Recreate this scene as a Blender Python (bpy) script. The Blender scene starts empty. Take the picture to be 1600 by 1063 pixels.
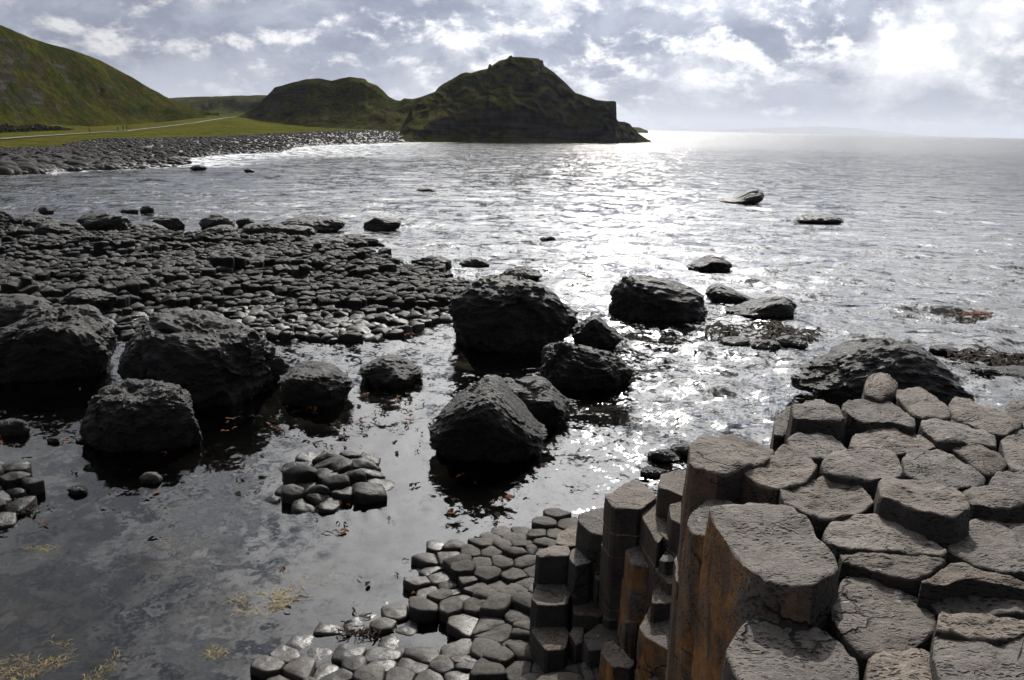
import bpy, math, random
import numpy as np
from mathutils import Vector, Matrix, noise

random.seed(7)
np.random.seed(7)
R = math.radians
scene = bpy.context.scene
COL = scene.collection

# ------------------------------------------------------------------ camera
F = 1386.0                      # focal length in pixels of a 1600 px wide frame
CAM = Vector((0.0, 0.0, 5.5))   # eye height above the sea
PITCH = math.atan((531.5 - 199.0) / F)
ROLL = R(1.24)
fw = Vector((0, math.cos(PITCH), -math.sin(PITCH)))
r0 = Vector((1, 0, 0)); u0 = Vector((0, math.sin(PITCH), math.cos(PITCH)))
rt = r0 * math.cos(ROLL) + u0 * math.sin(ROLL)
up = -r0 * math.sin(ROLL) + u0 * math.cos(ROLL)
cam = bpy.data.cameras.new('camera')
cam.sensor_width = 36.0
cam.lens = 36.0 * F / 1600.0
cam.clip_start = 0.1
cam.clip_end = 60000.0
cam_ob = bpy.data.objects.new('camera', cam)
COL.objects.link(cam_ob)
m = Matrix((rt, up, -fw)).transposed().to_4x4()
m.translation = CAM
cam_ob.matrix_world = m
scene.camera = cam_ob

# ------------------------------------------------------------------ sky and sun
SUN_AZ, SUN_EL = R(8.5), R(38.0)      # azimuth measured from +Y towards +X
SUN_DIR = Vector((math.sin(SUN_AZ) * math.cos(SUN_EL), math.cos(SUN_AZ) * math.cos(SUN_EL), math.sin(SUN_EL)))
SKY_STRENGTH = 0.1
sun = bpy.data.lights.new('sun', 'SUN')
sun.energy = 4.6
sun.angle = R(0.6)
sun.color = (1.0, 0.94, 0.86)
sun_ob = bpy.data.objects.new('sun', sun)
COL.objects.link(sun_ob)
sun_ob.rotation_euler = (-SUN_DIR).to_track_quat('-Z', 'Y').to_euler()

vs = scene.view_settings
vs.view_transform = 'Standard'
vs.look = 'None'
vs.gamma = 1.0
vs.exposure = 0.12
vs.use_curve_mapping = False
scene.cycles.use_denoising = True
scene.cycles.max_bounces = 8
scene.cycles.diffuse_bounces = 3
scene.cycles.glossy_bounces = 3
scene.cycles.transmission_bounces = 4
scene.cycles.transparent_max_bounces = 12
scene.cycles.volume_bounces = 0
scene.cycles.sample_clamp_indirect = 4.0
scene.cycles.caustics_reflective = False
scene.cycles.caustics_refractive = False


class NT:
    """small helper for node trees"""
    def __init__(self, tree):
        self.t = tree
        tree.nodes.clear()

    def n(self, kind, props=None, **inputs):
        nd = self.t.nodes.new(kind)
        for k, v in (props or {}).items():
            setattr(nd, k, v)
        for k, v in inputs.items():
            self.put(nd, k, v)
        return nd

    def put(self, nd, key, v):
        if isinstance(key, str) and key.startswith('i') and key[1:].isdigit():
            s = nd.inputs[int(key[1:])]
        else:
            s = nd.inputs[key.replace('_', ' ')]
        if isinstance(v, bpy.types.NodeSocket):
            self.t.links.new(v, s)
        elif isinstance(v, bpy.types.Node):
            self.t.links.new(v.outputs[0], s)
        else:
            if hasattr(s.default_value, '__len__') and not hasattr(v, '__len__'):
                v = (v,) * len(s.default_value)
            elif hasattr(s.default_value, '__len__') and len(s.default_value) == 4 and len(v) == 3:
                v = tuple(v) + (1.0,)
            s.default_value = v

    def math(self, op, a, b=0.0, c=None, clamp=False):
        nd = self.n('ShaderNodeMath', {'operation': op, 'use_clamp': clamp}, i0=a, i1=b)
        if c is not None:
            self.put(nd, 'i2', c)
        return nd.outputs[0]

    def mix(self, fac, a, b, blend='MIX'):
        nd = self.t.nodes.new('ShaderNodeMix')
        nd.data_type = 'RGBA'
        nd.blend_type = blend
        self.put(nd, 'i0', fac); self.put(nd, 'i6', a); self.put(nd, 'i7', b)
        return nd.outputs[2]

    def ramp(self, v, lo, hi, a=0.0, b=1.0, smooth=True):
        nd = self.n('ShaderNodeMapRange', {'interpolation_type': 'SMOOTHSTEP' if smooth else 'LINEAR'})
        nd.inputs[0].default_value = 0
        self.put(nd, 'i0', v); self.put(nd, 'i1', lo); self.put(nd, 'i2', hi); self.put(nd, 'i3', a); self.put(nd, 'i4', b)
        return nd.outputs[0]

    def noise(self, vec, scale, detail=4.0, rough=0.55, dist=0.0, color=False):
        nd = self.n('ShaderNodeTexNoise', None, Vector=vec, Scale=scale, Detail=detail, Roughness=rough, Distortion=dist)
        return nd.outputs['Color' if color else 'Fac']

    def vmath(self, op, a, b=None):
        nd = self.n('ShaderNodeVectorMath', {'operation': op}, i0=a)
        if b is not None:
            self.put(nd, 'i1', b)
        return nd.outputs[1 if op in ('DOT_PRODUCT', 'LENGTH') else 0]


world = bpy.data.worlds.new('World')
scene.world = world
world.use_nodes = True
g = NT(world.node_tree)
sky = g.n('ShaderNodeTexSky', {'sky_type': 'NISHITA', 'sun_disc': False, 'sun_elevation': SUN_EL, 'sun_rotation': SUN_AZ,
                               'air_density': 1.0, 'dust_density': 1.5, 'ozone_density': 1.0})
tc = g.n('ShaderNodeTexCoord')
D = tc.outputs['Generated']
sx = g.n('ShaderNodeSeparateXYZ', None, Vector=D)
zc = g.math('ADD', g.math('MAXIMUM', sx.outputs[2], 0.0), 0.55)
P = g.n('ShaderNodeCombineXYZ', None, X=g.math('DIVIDE', sx.outputs[0], zc), Y=g.math('DIVIDE', sx.outputs[1], zc), Z=0.0).outputs[0]
CLOUD_OFF = (42.0758, 58.1442, 2.691)
Pa = g.vmath('ADD', P, CLOUD_OFF)


def cloud_density(vec):
    big = g.noise(vec, 2.3, 3.0, 0.5, 0.2)
    mid = g.noise(vec, 7.0, 9.0, 0.62, 0.15)
    return g.math('ADD', g.math('MULTIPLY', big, 0.54), g.math('MULTIPLY', mid, 0.54))


dens = cloud_density(Pa)
dens2 = cloud_density(g.vmath('ADD', Pa, (0.008, -0.035, 0.0)))   # the same deck a little nearer the viewer: relief lit from behind
cosd = g.math('MAXIMUM', g.vmath('DOT_PRODUCT', D, tuple(SUN_DIR)), 0.0)
# the deck is thinner round the sun, which shines through it
tight = g.math('POWER', cosd, 12.0)
low = g.ramp(sx.outputs[2], 0.0, 0.30, 0.10, 0.0)       # towards the horizon one looks through more of it
dens_v = g.math('ADD', g.math('SUBTRACT', dens, g.math('MULTIPLY', tight, 0.30)), low)
thick = g.ramp(dens_v, 0.43, 0.61, 0.0, 1.0, False)
lumps = g.ramp(g.noise(Pa, 5.0, 8.0, 0.62, 0.2), 0.38, 0.64)
edge = g.math('MULTIPLY', g.math('SUBTRACT', dens2, dens), 5.0)


def grey(v):
    return g.n('ShaderNodeCombineXYZ', None, X=v, Y=v, Z=v).outputs[0]


wide = g.math('POWER', cosd, 2.0)
thin_c = g.vmath('MULTIPLY', grey(g.math('ADD', g.math('MULTIPLY_ADD', wide, 0.50, 0.36), g.math('MULTIPLY', tight, 6.0))), (0.985, 0.99, 1.0))
thick_c = g.vmath('MULTIPLY', grey(g.math('ADD', g.math('MULTIPLY_ADD', wide, 0.27, 0.27), g.math('MULTIPLY', tight, 0.8))), (0.56, 0.63, 0.83))
thick_c = g.mix(lumps, g.vmath('MULTIPLY', thick_c, (0.86, 0.87, 0.90)), g.vmath('MULTIPLY', thick_c, (1.55, 1.50, 1.36)))
cl = g.mix(thick, thin_c, thick_c)
cl = g.mix(g.ramp(edge, 0.0, 0.5), cl, thin_c)
cl = g.vmath('MULTIPLY', cl, (1 / SKY_STRENGTH,) * 3)
cover = g.ramp(dens, 0.20, 0.34)
colr = g.mix(cover, sky.outputs[0], cl)
# pale band of distant air at the horizon
hz = g.ramp(sx.outputs[2], 0.0, 0.07, 0.7, 0.0)
colr = g.mix(hz, colr, tuple(c / SKY_STRENGTH for c in (0.43, 0.46, 0.56)))
bg = g.n('ShaderNodeBackground', None, Color=colr, Strength=SKY_STRENGTH)
g.n('ShaderNodeOutputWorld', None, Surface=bg.outputs[0])


# ------------------------------------------------------------------ geometry helpers
def ray(px, py):
    return fw + rt * ((px - 800.0) / F) + up * ((531.5 - py) / F)


def gp(px, py, z=0.0):
    """the point at height z seen at a place in the frame"""
    d = ray(px, py)
    return CAM + d * ((z - CAM.z) / d.z)


def ad(px, py, Y):
    """the point at ground distance Y ahead seen at a place in the frame"""
    d = ray(px, py)
    return CAM + d * (Y / d.y)


def horizon(px):
    return 199.0 + (px - 800.0) * math.tan(ROLL)


def xd(px, Y):
    d = ray(px, horizon(px))
    return d.x / d.y * Y


def interp(x, pts):
    return float(np.interp(x, [p[0] for p in pts], [p[1] for p in pts]))


def mesh_obj(name, verts, faces, mat, parent=None, loc=(0, 0, 0), smooth=True):
    me = bpy.data.meshes.new(name)
    me.from_pydata([tuple(v) for v in verts], [], faces)
    if smooth:
        me.polygons.foreach_set('use_smooth', [True] * len(me.polygons))
    me.materials.append(mat)
    me.update()
    return link(name, me, parent, loc)


def link(name, me, parent=None, loc=(0, 0, 0)):
    ob = bpy.data.objects.new(name, me)
    COL.objects.link(ob)
    if parent is not None:
        ob.parent = parent
        ob.location = Vector(loc) - parent.location
    else:
        ob.location = loc
    return ob


def grid_obj(name, pts, mat, kind='structure'):
    """pts: array rows x cols x 3"""
    nr, nc, _ = pts.shape
    idx = np.arange(nr * nc).reshape(nr, nc)
    f = np.stack([idx[:-1, :-1], idx[:-1, 1:], idx[1:, 1:], idx[1:, :-1]], -1).reshape(-1, 4)
    me = bpy.data.meshes.new(name)
    me.vertices.add(nr * nc)
    me.vertices.foreach_set('co', pts.reshape(-1).astype(np.float32))
    me.loops.add(f.size)
    me.loops.foreach_set('vertex_index', f.reshape(-1).astype(np.int32))
    me.polygons.add(len(f))
    me.polygons.foreach_set('loop_start', (np.arange(len(f)) * 4).astype(np.int32))
    me.polygons.foreach_set('use_smooth', np.ones(len(f), dtype=bool))
    me.materials.append(mat)
    me.update(calc_edges=True)
    ob = link(name, me)
    if kind:
        ob['kind'] = kind
    return ob


def empty(name, loc, label, cat, group=None):
    ob = bpy.data.objects.new(name, None)
    COL.objects.link(ob)
    ob.location = loc
    tag(ob, label, cat, group)
    return ob


def tag(ob, label, cat, group=None):
    ob['label'] = label
    ob['category'] = cat
    if group:
        ob['group'] = group
    return ob


def fbm(x, y, z, octv=4, h=0.9):
    return noise.fractal(Vector((x, y, z)), h, 2.1, octv)


# ------------------------------------------------------------------ materials
def material(name):
    mt = bpy.data.materials.new(name)
    mt.use_nodes = True
    return mt, NT(mt.node_tree)


def finish(g, shader):
    g.n('ShaderNodeOutputMaterial', None, Surface=shader)


def column_material():
    mt, g = material('basalt_column_rock')
    geo = g.n('ShaderNodeNewGeometry')
    pos = geo.outputs['Position']
    nrm = g.n('ShaderNodeSeparateXYZ', None, Vector=geo.outputs['Normal'])
    info = g.n('ShaderNodeObjectInfo')
    rust_a = g.n('ShaderNodeAttribute', {'attribute_type': 'OBJECT', 'attribute_name': 'rust'}).outputs['Fac']
    big = g.noise(pos, 2.3, 5, 0.6, 0.3)
    fine = g.noise(pos, 38.0, 5, 0.7)
    grain = g.noise(pos, 140.0, 3, 0.7)
    base = g.mix(g.ramp(big, 0.32, 0.68), (0.066, 0.0575, 0.050), (0.132, 0.115, 0.100))
    base = g.mix(g.ramp(fine, 0.35, 0.7), g.mix(0.6, base, (0.035, 0.032, 0.029)), base)
    base = g.mix(g.ramp(grain, 0.3, 0.75, 0.0, 0.5), base, (0.20, 0.187, 0.17))
    base = g.mix(g.math('MULTIPLY', g.math('FRACT', g.math('MULTIPLY', info.outputs['Random'], 7.3)), 0.75), base, g.mix(1.0, base, (1.16, 1.0, 0.86), 'MULTIPLY'))
    tint = g.math('MULTIPLY_ADD', info.outputs['Random'], 0.65, 0.68)
    base = g.mix(1.0, base, g.n('ShaderNodeCombineXYZ', None, X=tint, Y=tint, Z=tint).outputs[0], 'MULTIPLY')
    # small gas holes, drawn out along one direction
    sp = g.vmath('MULTIPLY', pos, (26.0, 58.0, 58.0))
    spw = g.vmath('ADD', sp, g.vmath('MULTIPLY', g.noise(pos, 9.0, 3, 0.5, 0.0, True), (3.5, 3.5, 3.5)))
    vor = g.n('ShaderNodeTexVoronoi', {'feature': 'F1'}, Vector=spw, Scale=1.0).outputs['Distance']
    some = g.ramp(g.noise(pos, 5.0, 4, 0.65), 0.40, 0.58)
    pit = g.math('MULTIPLY', g.ramp(vor, 0.42, 0.22), some)
    base = g.mix(g.math('MULTIPLY', pit, 0.85), base, (0.016, 0.015, 0.014))
    # pale lichen
    lv = g.noise(pos, 17.0, 3, 0.6, 0.4)
    lm = g.math('MULTIPLY', g.ramp(lv, 0.64, 0.70), g.ramp(g.noise(pos, 2.0, 2), 0.5, 0.66))
    base = g.mix(g.math('MULTIPLY', lm, 0.8), base, (0.33, 0.33, 0.31))
    ol = g.math('MULTIPLY', g.ramp(g.noise(pos, 11.0, 4, 0.7), 0.71, 0.75), 0.8)
    base = g.mix(ol, base, (0.33, 0.17, 0.045))
    # iron stain running down the sides
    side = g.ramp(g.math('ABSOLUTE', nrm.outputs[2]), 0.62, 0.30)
    st = g.vmath('MULTIPLY', pos, (7.0, 7.0, 3.6))
    sn = g.noise(st, 1.0, 6, 0.65, 0.4)
    sea = g.ramp(g.math('ADD', nrm.outputs[0], g.math('MULTIPLY', rust_a, -0.12)), -0.12, -0.40)
    sm = g.math('MULTIPLY', g.math('MULTIPLY', side, g.math('MULTIPLY', sea, rust_a)), g.ramp(g.noise(pos, 2.6, 5, 0.65), 0.30, 0.56))
    rustc = g.mix(g.ramp(sn, 0.36, 0.62), (0.075, 0.045, 0.024), (0.31, 0.140, 0.040))
    rustc = g.mix(g.ramp(g.noise(pos, 24.0, 4, 0.7), 0.55, 0.72), rustc, (0.085, 0.072, 0.06))
    base = g.mix(sm, base, rustc)
    base = g.mix(g.math('MULTIPLY', side, g.math('SUBTRACT', 0.85, g.math('MULTIPLY', g.math('MULTIPLY', rust_a, sea), 0.85))), base, (0.026, 0.0235, 0.0215))  # shade put into the colour: side faces without rust go nearly black
    # hairline cracks
    cv = g.n('ShaderNodeTexVoronoi', {'feature': 'DISTANCE_TO_EDGE'}, Vector=g.vmath('ADD', pos, g.vmath('MULTIPLY', g.noise(pos, 3.0, 4, 0.6, 0.0, True), (0.35, 0.35, 0.35))), Scale=2.1).outputs['Distance']
    crack = g.math('MULTIPLY', g.ramp(cv, 0.022, 0.004), g.ramp(g.noise(pos, 1.9, 3, 0.5), 0.50, 0.60))
    base = g.mix(g.math('MULTIPLY', crack, 0.9), base, (0.012, 0.011, 0.010))
    blot = g.ramp(g.noise(pos, 6.5, 5, 0.65, 0.5), 0.52, 0.68)
    base = g.mix(g.math('MULTIPLY', blot, 0.45), base, (0.060, 0.052, 0.045))
    # relief
    hgt = g.math('ADD', g.math('MULTIPLY', fine, 0.5), g.math('MULTIPLY', grain, 0.22))
    hgt = g.math('SUBTRACT', hgt, g.math('MULTIPLY', pit, 0.75))
    lay = g.noise(g.vmath('MULTIPLY', pos, (7.0, 16.0, 16.0)), 1.0, 5, 0.6, 0.8)
    hgt = g.math('SUBTRACT', g.math('ADD', hgt, g.math('MULTIPLY', lay, 0.7)), g.math('MULTIPLY', crack, 1.2))
    bmp = g.n('ShaderNodeBump', None, Strength=1.0, Distance=0.028, Height=hgt)
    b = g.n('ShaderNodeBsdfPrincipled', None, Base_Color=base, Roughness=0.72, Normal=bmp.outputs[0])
    b.inputs['Specular IOR Level'].default_value = 0.2
    finish(g, b.outputs[0])
    return mt


def stone_material(name, dark, light, rough, wet_z=0.25, bump=0.008, brown=0.15, spec=0.3):
    """worn wet column heads: dark, smooth, darker and glossier near the water line"""
    mt, g = material(name)
    geo = g.n('ShaderNodeNewGeometry')
    pos = geo.outputs['Position']
    z = g.n('ShaderNodeSeparateXYZ', None, Vector=pos).outputs[2]
    info = g.n('ShaderNodeObjectInfo')
    big = g.noise(pos, 1.1, 5, 0.65, 0.2)
    fine = g.noise(pos, 26.0, 5, 0.7)
    base = g.mix(g.ramp(big, 0.3, 0.7), dark, light)
    base = g.mix(g.ramp(fine, 0.40, 0.64, 0.0, 0.75), base, tuple(c * 0.4 for c in dark))
    t = g.math('MULTIPLY_ADD', info.outputs['Random'], 0.8, 0.6)
    base = g.mix(1.0, base, g.n('ShaderNodeCombineXYZ', None, X=t, Y=t, Z=t).outputs[0], 'MULTIPLY')
    base = g.mix(g.ramp(g.noise(pos, 3.3, 4, 0.6), 0.60, 0.74, 0.0, brown * 2), base, (0.12, 0.085, 0.05))
    pit0 = g.ramp(g.n('ShaderNodeTexVoronoi', None, Vector=pos, Scale=34.0).outputs['Distance'], 0.30, 0.12)
    base = g.mix(g.math('MULTIPLY', pit0, 0.6), base, (0.008, 0.0075, 0.007))
    wn = g.math('ADD', z, g.math('MULTIPLY', g.math('SUBTRACT', big, 0.5), 0.4))
    wet = g.ramp(wn, wet_z, 0.0)
    base = g.mix(g.math('MULTIPLY', wet, 0.55), base, (0.022, 0.021, 0.019))
    rg = g.math('SUBTRACT', rough, g.math('MULTIPLY', wet, rough * 0.55))
    pit = g.ramp(g.n('ShaderNodeTexVoronoi', None, Vector=pos, Scale=34.0).outputs['Distance'], 0.30, 0.12)
    hgt = g.math('SUBTRACT', g.math('ADD', g.math('MULTIPLY', fine, 0.7), g.noise(pos, 7.0, 4, 0.6)), g.math('MULTIPLY', pit, 0.5))
    bmp = g.n('ShaderNodeBump', None, Strength=0.8, Distance=bump, Height=hgt)
    b = g.n('ShaderNodeBsdfPrincipled', None, Base_Color=base, Roughness=rg, Normal=bmp.outputs[0])
    b.inputs['Specular IOR Level'].default_value = spec
    finish(g, b.outputs[0])
    return mt


def boulder_material():
    mt, g = material('rough_black_basalt')
    geo = g.n('ShaderNodeNewGeometry')
    pos = geo.outputs['Position']
    z = g.n('ShaderNodeSeparateXYZ', None, Vector=pos).outputs[2]
    big = g.noise(pos, 1.3, 6, 0.65, 0.4)
    fine = g.noise(pos, 11.0, 8, 0.72, 0.5)
    base = g.mix(g.ramp(big, 0.3, 0.7), (0.008, 0.0078, 0.0075), (0.019, 0.018, 0.017))
    base = g.mix(g.ramp(fine, 0.4, 0.7, 0.0, 0.6), base, (0.024, 0.0225, 0.021))
    wn = g.math('ADD', z, g.math('MULTIPLY', g.math('SUBTRACT', fine, 0.5), 0.5))
    wet = g.ramp(wn, 0.42, 0.05)
    base = g.mix(g.math('MULTIPLY', wet, 0.75), base, (0.012, 0.011, 0.010))
    hgt = g.math('ADD', g.math('MULTIPLY', fine, 1.0), g.math('MULTIPLY', g.noise(pos, 40.0, 5, 0.7), 0.35))
    ridge = g.math('ABSOLUTE', g.math('SUBTRACT', g.noise(g.vmath('MULTIPLY', pos, (3.0, 3.0, 5.0)), 1.0, 6, 0.65, 0.9), 0.5))
    hgt = g.math('SUBTRACT', hgt, g.math('MULTIPLY', ridge, 2.2))
    bmp = g.n('ShaderNodeBump', None, Strength=1.0, Distance=0.10, Height=hgt)
    b = g.n('ShaderNodeBsdfPrincipled', None, Base_Color=base, Roughness=g.math('SUBTRACT', 0.47, g.math('MULTIPLY', wet, 0.20)), Normal=bmp.outputs[0])
    b.inputs['Specular IOR Level'].default_value = 0.27
    finish(g, b.outputs[0])
    return mt


def land_material(name, grass_a, grass_b, heath, rock, rock_lo, rock_hi, nscale=0.05, heath_amt=0.5):
    mt, g = material(name)
    geo = g.n('ShaderNodeNewGeometry')
    pos = geo.outputs['Position']
    nz = g.n('ShaderNodeSeparateXYZ', None, Vector=geo.outputs['Normal']).outputs[2]
    a = g.noise(pos, nscale, 6, 0.62, 0.5)
    b_ = g.noise(pos, nscale * 9, 6, 0.7, 0.3)
    c = g.noise(pos, nscale * 2.2, 5, 0.6, 1.0)
    base = g.mix(g.ramp(a, 0.35, 0.65), grass_a, grass_b)
    base = g.mix(g.math('MULTIPLY', g.ramp(c, 0.44, 0.62), heath_amt), base, heath)
    base = g.mix(g.ramp(b_, 0.40, 0.62, 0.0, 0.85), base, g.mix(0.62, base, (0.008, 0.009, 0.004)))
    rk = g.ramp(g.math('ADD', nz, g.math('MULTIPLY', g.math('SUBTRACT', b_, 0.5), 0.5)), rock_hi, rock_lo)
    rc = g.mix(g.ramp(g.noise(g.vmath('MULTIPLY', pos, (0.5, 0.5, 0.16)), 1.0, 6, 0.7), 0.35, 0.7), tuple(x * 0.5 for x in rock), rock)
    bands = g.noise(g.vmath('MULTIPLY', pos, (0.04, 0.04, 0.55)), 1.0, 5, 0.6)
    rc = g.mix(g.ramp(bands, 0.45, 0.6, 0.0, 0.6), rc, tuple(x * 1.9 for x in rock))
    base = g.mix(rk, base, rc)
    hgt = g.math('ADD', b_, g.math('MULTIPLY', g.noise(pos, nscale * 40, 4, 0.7), 0.3))
    bmp = g.n('ShaderNodeBump', None, Strength=1.0, Distance=1.6, Height=hgt)
    b = g.n('ShaderNodeBsdfPrincipled', None, Base_Color=base, Roughness=0.9, Normal=bmp.outputs[0])
    b.inputs['Specular IOR Level'].default_value = 0.0
    finish(g, b.outputs[0])
    return mt


def plain_material(name, col, rough=0.7, var=0.4, scale=8.0, spec=0.3, bump=0.0):
    mt, g = material(name)
    pos = g.n('ShaderNodeNewGeometry').outputs['Position']
    nz = g.noise(pos, scale, 5, 0.65)
    base = g.mix(g.ramp(nz, 0.3, 0.7), tuple(c * (1 - var) for c in col), tuple(c * (1 + var) for c in col))
    b = g.n('ShaderNodeBsdfPrincipled', None, Base_Color=base, Roughness=rough)
    if bump:
        g.put(b, 'Normal', g.n('ShaderNodeBump', None, Strength=0.8, Distance=bump, Height=nz).outputs[0])
    b.inputs['Specular IOR Level'].default_value = spec
    finish(g, b.outputs[0])
    return mt


def water_material():
    mt, g = material('sea_water')
    geo = g.n('ShaderNodeNewGeometry')
    pos = geo.outputs['Position']
    amp = g.n('ShaderNodeAttribute', {'attribute_name': 'ripple'}).outputs['Fac']
    foam = g.n('ShaderNodeAttribute', {'attribute_name': 'foam'}).outputs['Fac']
    p1 = g.vmath('MULTIPLY', pos, (1.25, 1.15, 1.0))
    def slopes(sc, k, d, dist):
        c = g.noise(p1, sc, d, 0.6, dist, True)
        return g.vmath('MULTIPLY', g.vmath('SUBTRACT', c, (0.5, 0.5, 0.5)), (k * 0.40, k * 1.15, 0.0))
    sl = g.vmath('ADD', g.vmath('ADD', g.vmath('ADD', slopes(0.16, 0.28, 2, 0.3), slopes(0.85, 0.95, 3, 0.4)), slopes(2.8, 1.10, 3, 0.6)), slopes(10.0, 0.85, 2, 0.5))
    sc_ = g.n('ShaderNodeCombineXYZ', None, X=amp, Y=amp, Z=amp).outputs[0]
    N = g.vmath('NORMALIZE', g.vmath('ADD', geo.outputs['Normal'], g.vmath('MULTIPLY', sl, sc_)))
    fr = g.n('ShaderNodeFresnel', None, IOR=1.33, Normal=N).outputs[0]
    far = g.ramp(g.n('ShaderNodeSeparateXYZ', None, Vector=pos).outputs[1], 30.0, 400.0, 0.06, 0.14)
    offv = g.ramp(g.n('ShaderNodeSeparateXYZ', None, Vector=pos).outputs[1], 18.0, 120.0, 1.0, 0.70)  # wave shadowing put into the colour: reflections dim with distance offshore
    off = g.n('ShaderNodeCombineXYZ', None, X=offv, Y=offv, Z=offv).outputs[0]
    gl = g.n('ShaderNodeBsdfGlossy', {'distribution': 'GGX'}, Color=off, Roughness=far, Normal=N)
    tr = g.n('ShaderNodeBsdfTransparent', None, Color=(0.46, 0.445, 0.385))
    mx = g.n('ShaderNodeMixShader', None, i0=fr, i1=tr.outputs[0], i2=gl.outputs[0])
    fd = g.n('ShaderNodeBsdfDiffuse', None, Color=(0.78, 0.80, 0.82))
    fn = g.noise(pos, 0.55, 7, 0.75, 0.8)
    fm = g.math('MULTIPLY', foam, g.ramp(fn, 0.44, 0.56))
    mx2 = g.n('ShaderNodeMixShader', None, i0=fm, i1=mx.outputs[0], i2=fd.outputs[0])
    finish(g, mx2.outputs[0])
    return mt


def bed_material():
    mt, g = material('weedy_sea_bed')
    pos = g.n('ShaderNodeNewGeometry').outputs['Position']
    a = g.noise(pos, 0.7, 5, 0.6, 0.5)
    b_ = g.noise(pos, 3.4, 6, 0.7, 0.6)
    base = g.mix(g.ramp(a, 0.35, 0.65), (0.007, 0.0065, 0.0055), (0.020, 0.016, 0.010))
    base = g.mix(g.ramp(b_, 0.52, 0.70, 0.0, 0.7), base, (0.046, 0.029, 0.013))
    base = g.mix(g.ramp(g.noise(pos, 6.0, 4, 0.6), 0.60, 0.72, 0.0, 0.7), base, (0.012, 0.012, 0.011))
    b = g.n('ShaderNodeBsdfPrincipled', None, Base_Color=base, Roughness=0.9)
    finish(g, b.outputs[0])
    return mt


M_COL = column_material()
M_PAVE = stone_material('wet_pavement_stone', (0.026, 0.0228, 0.019), (0.060, 0.052, 0.0445), 0.76, 0.2, 0.008, 0.15, 0.22)
M_CAUSE = stone_material('dark_worn_stone', (0.0062, 0.0058, 0.0055), (0.0165, 0.0155, 0.0142), 0.70, 0.30, 0.02, 0.15, 0.18)
M_BOULDER = boulder_material()
M_BEACH = stone_material('beach_stone', (0.012, 0.0115, 0.011), (0.038, 0.0355, 0.033), 0.85, 0.7, 0.03, 0.15, 0.15)
M_HILL = land_material('rough_hill_grass', (0.016, 0.028, 0.003), (0.066, 0.070, 0.010), (0.050, 0.036, 0.014), (0.045, 0.04, 0.034), 0.42, 0.58, 0.045, 0.8)
M_HEAD = land_material('dark_headland', (0.036, 0.045, 0.016), (0.100, 0.100, 0.034), (0.060, 0.048, 0.030), (0.052, 0.049, 0.047), 0.50, 0.72, 0.07, 0.8)
M_MEADOW = land_material('bright_meadow_grass', (0.070, 0.092, 0.012), (0.140, 0.142, 0.024), (0.130, 0.105, 0.035), (0.08, 0.07, 0.05), 0.2, 0.4, 0.08, 0.8)
M_SHINGLE = plain_material('dark_shingle', (0.026, 0.024, 0.022), 0.7, 0.5, 2.2, 0.3, 0.3)
M_PATH = plain_material('pale_path_gravel', (0.115, 0.105, 0.09), 0.9, 0.25, 0.6)
M_FAR = plain_material('far_land', (0.06, 0.07, 0.05), 0.95, 0.3, 0.002)
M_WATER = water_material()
M_BED = bed_material()

# ------------------------------------------------------------------ sea and sea bed
def polar(r_in, r_out, ratio, azs):
    nr = int(math.log(r_out / r_in) / math.log(ratio)) + 1
    r = r_in * ratio ** np.arange(nr)
    a = np.array(azs)
    X = r[:, None] * np.sin(a)[None, :]
    Y = r[:, None] * np.cos(a)[None, :]
    return X, Y, r


def smooth01(t):
    t = np.clip(t, 0, 1)
    return t * t * (3 - 2 * t)


azs = np.concatenate([np.linspace(R(-115), R(-40), 16)[:-1], np.linspace(R(-40), R(40), 430), np.linspace(R(40), R(115), 16)[1:]])
X, Y, rr = polar(4.0, 36000.0, 1.0082, azs)
RR = np.hypot(X, Y)
shelter = 0.16 + 0.84 * smooth01((Y - 15) / 20 + np.maximum(X + 0.5, 0) / 8.0 - np.maximum(-X - 4, 0) / 60.0)
Z = np.zeros_like(X)
rs = np.random.RandomState(3)
NC = 60
for i in range(NC):
    lam = 0.40 * (9.0 / 0.40) ** (i / (NC - 1.0)) * rs.uniform(0.9, 1.1)
    th = math.pi + R(-12) + rs.normal(0, 0.85 if lam < 2.5 else 0.5)
    k = 2 * math.pi / lam
    slope = 0.046 * (0.30 if lam > 5 else (0.7 if lam > 2.8 else 1.0))
    a = slope / k
    spacing = 0.0082 * RR * 1.0
    att = smooth01((lam / spacing - 2.2) / 2.0)
    ph = k * (np.sin(th) * X + np.cos(th) * Y) + rs.uniform(0, 6.28)
    warp = 0.8 * np.sin(X * 0.31 + i) * np.cos(Y * 0.23 + i * 1.7)
    env = 0.75 + 0.5 * np.sin(X * 0.11 * (1 + 0.2 * i % 1) + i * 2.1) * np.sin(Y * 0.07 + i)
    s = np.sin(ph + warp)
    Z += a * att * env * (s + 0.25 * np.cos(2 * (ph + warp))) * shelter
# rings spreading in the quiet pool
for (px, py, amp_, lam) in ((330, 830, 0.0016, 0.30), (560, 560, 0.004, 0.34), (250, 690, 0.004, 0.30), (640, 800, 0.003, 0.26), (745, 560, 0.004, 0.36)):
    c = gp(px, py, 0)
    d = np.hypot(X - c.x, Y - c.y)
    Z += amp_ * np.sin(d * 2 * math.pi / lam) * np.exp(-(d / 2.0) ** 2)
pts = np.stack([X, Y, Z], -1)
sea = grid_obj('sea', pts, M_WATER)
ripple = 0.20 + 0.80 * smooth01((Y - 11) / 22 + np.maximum(X + 1.0, 0) / 7.0 - np.maximum(-X - 4, 0) / 60.0)
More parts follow.
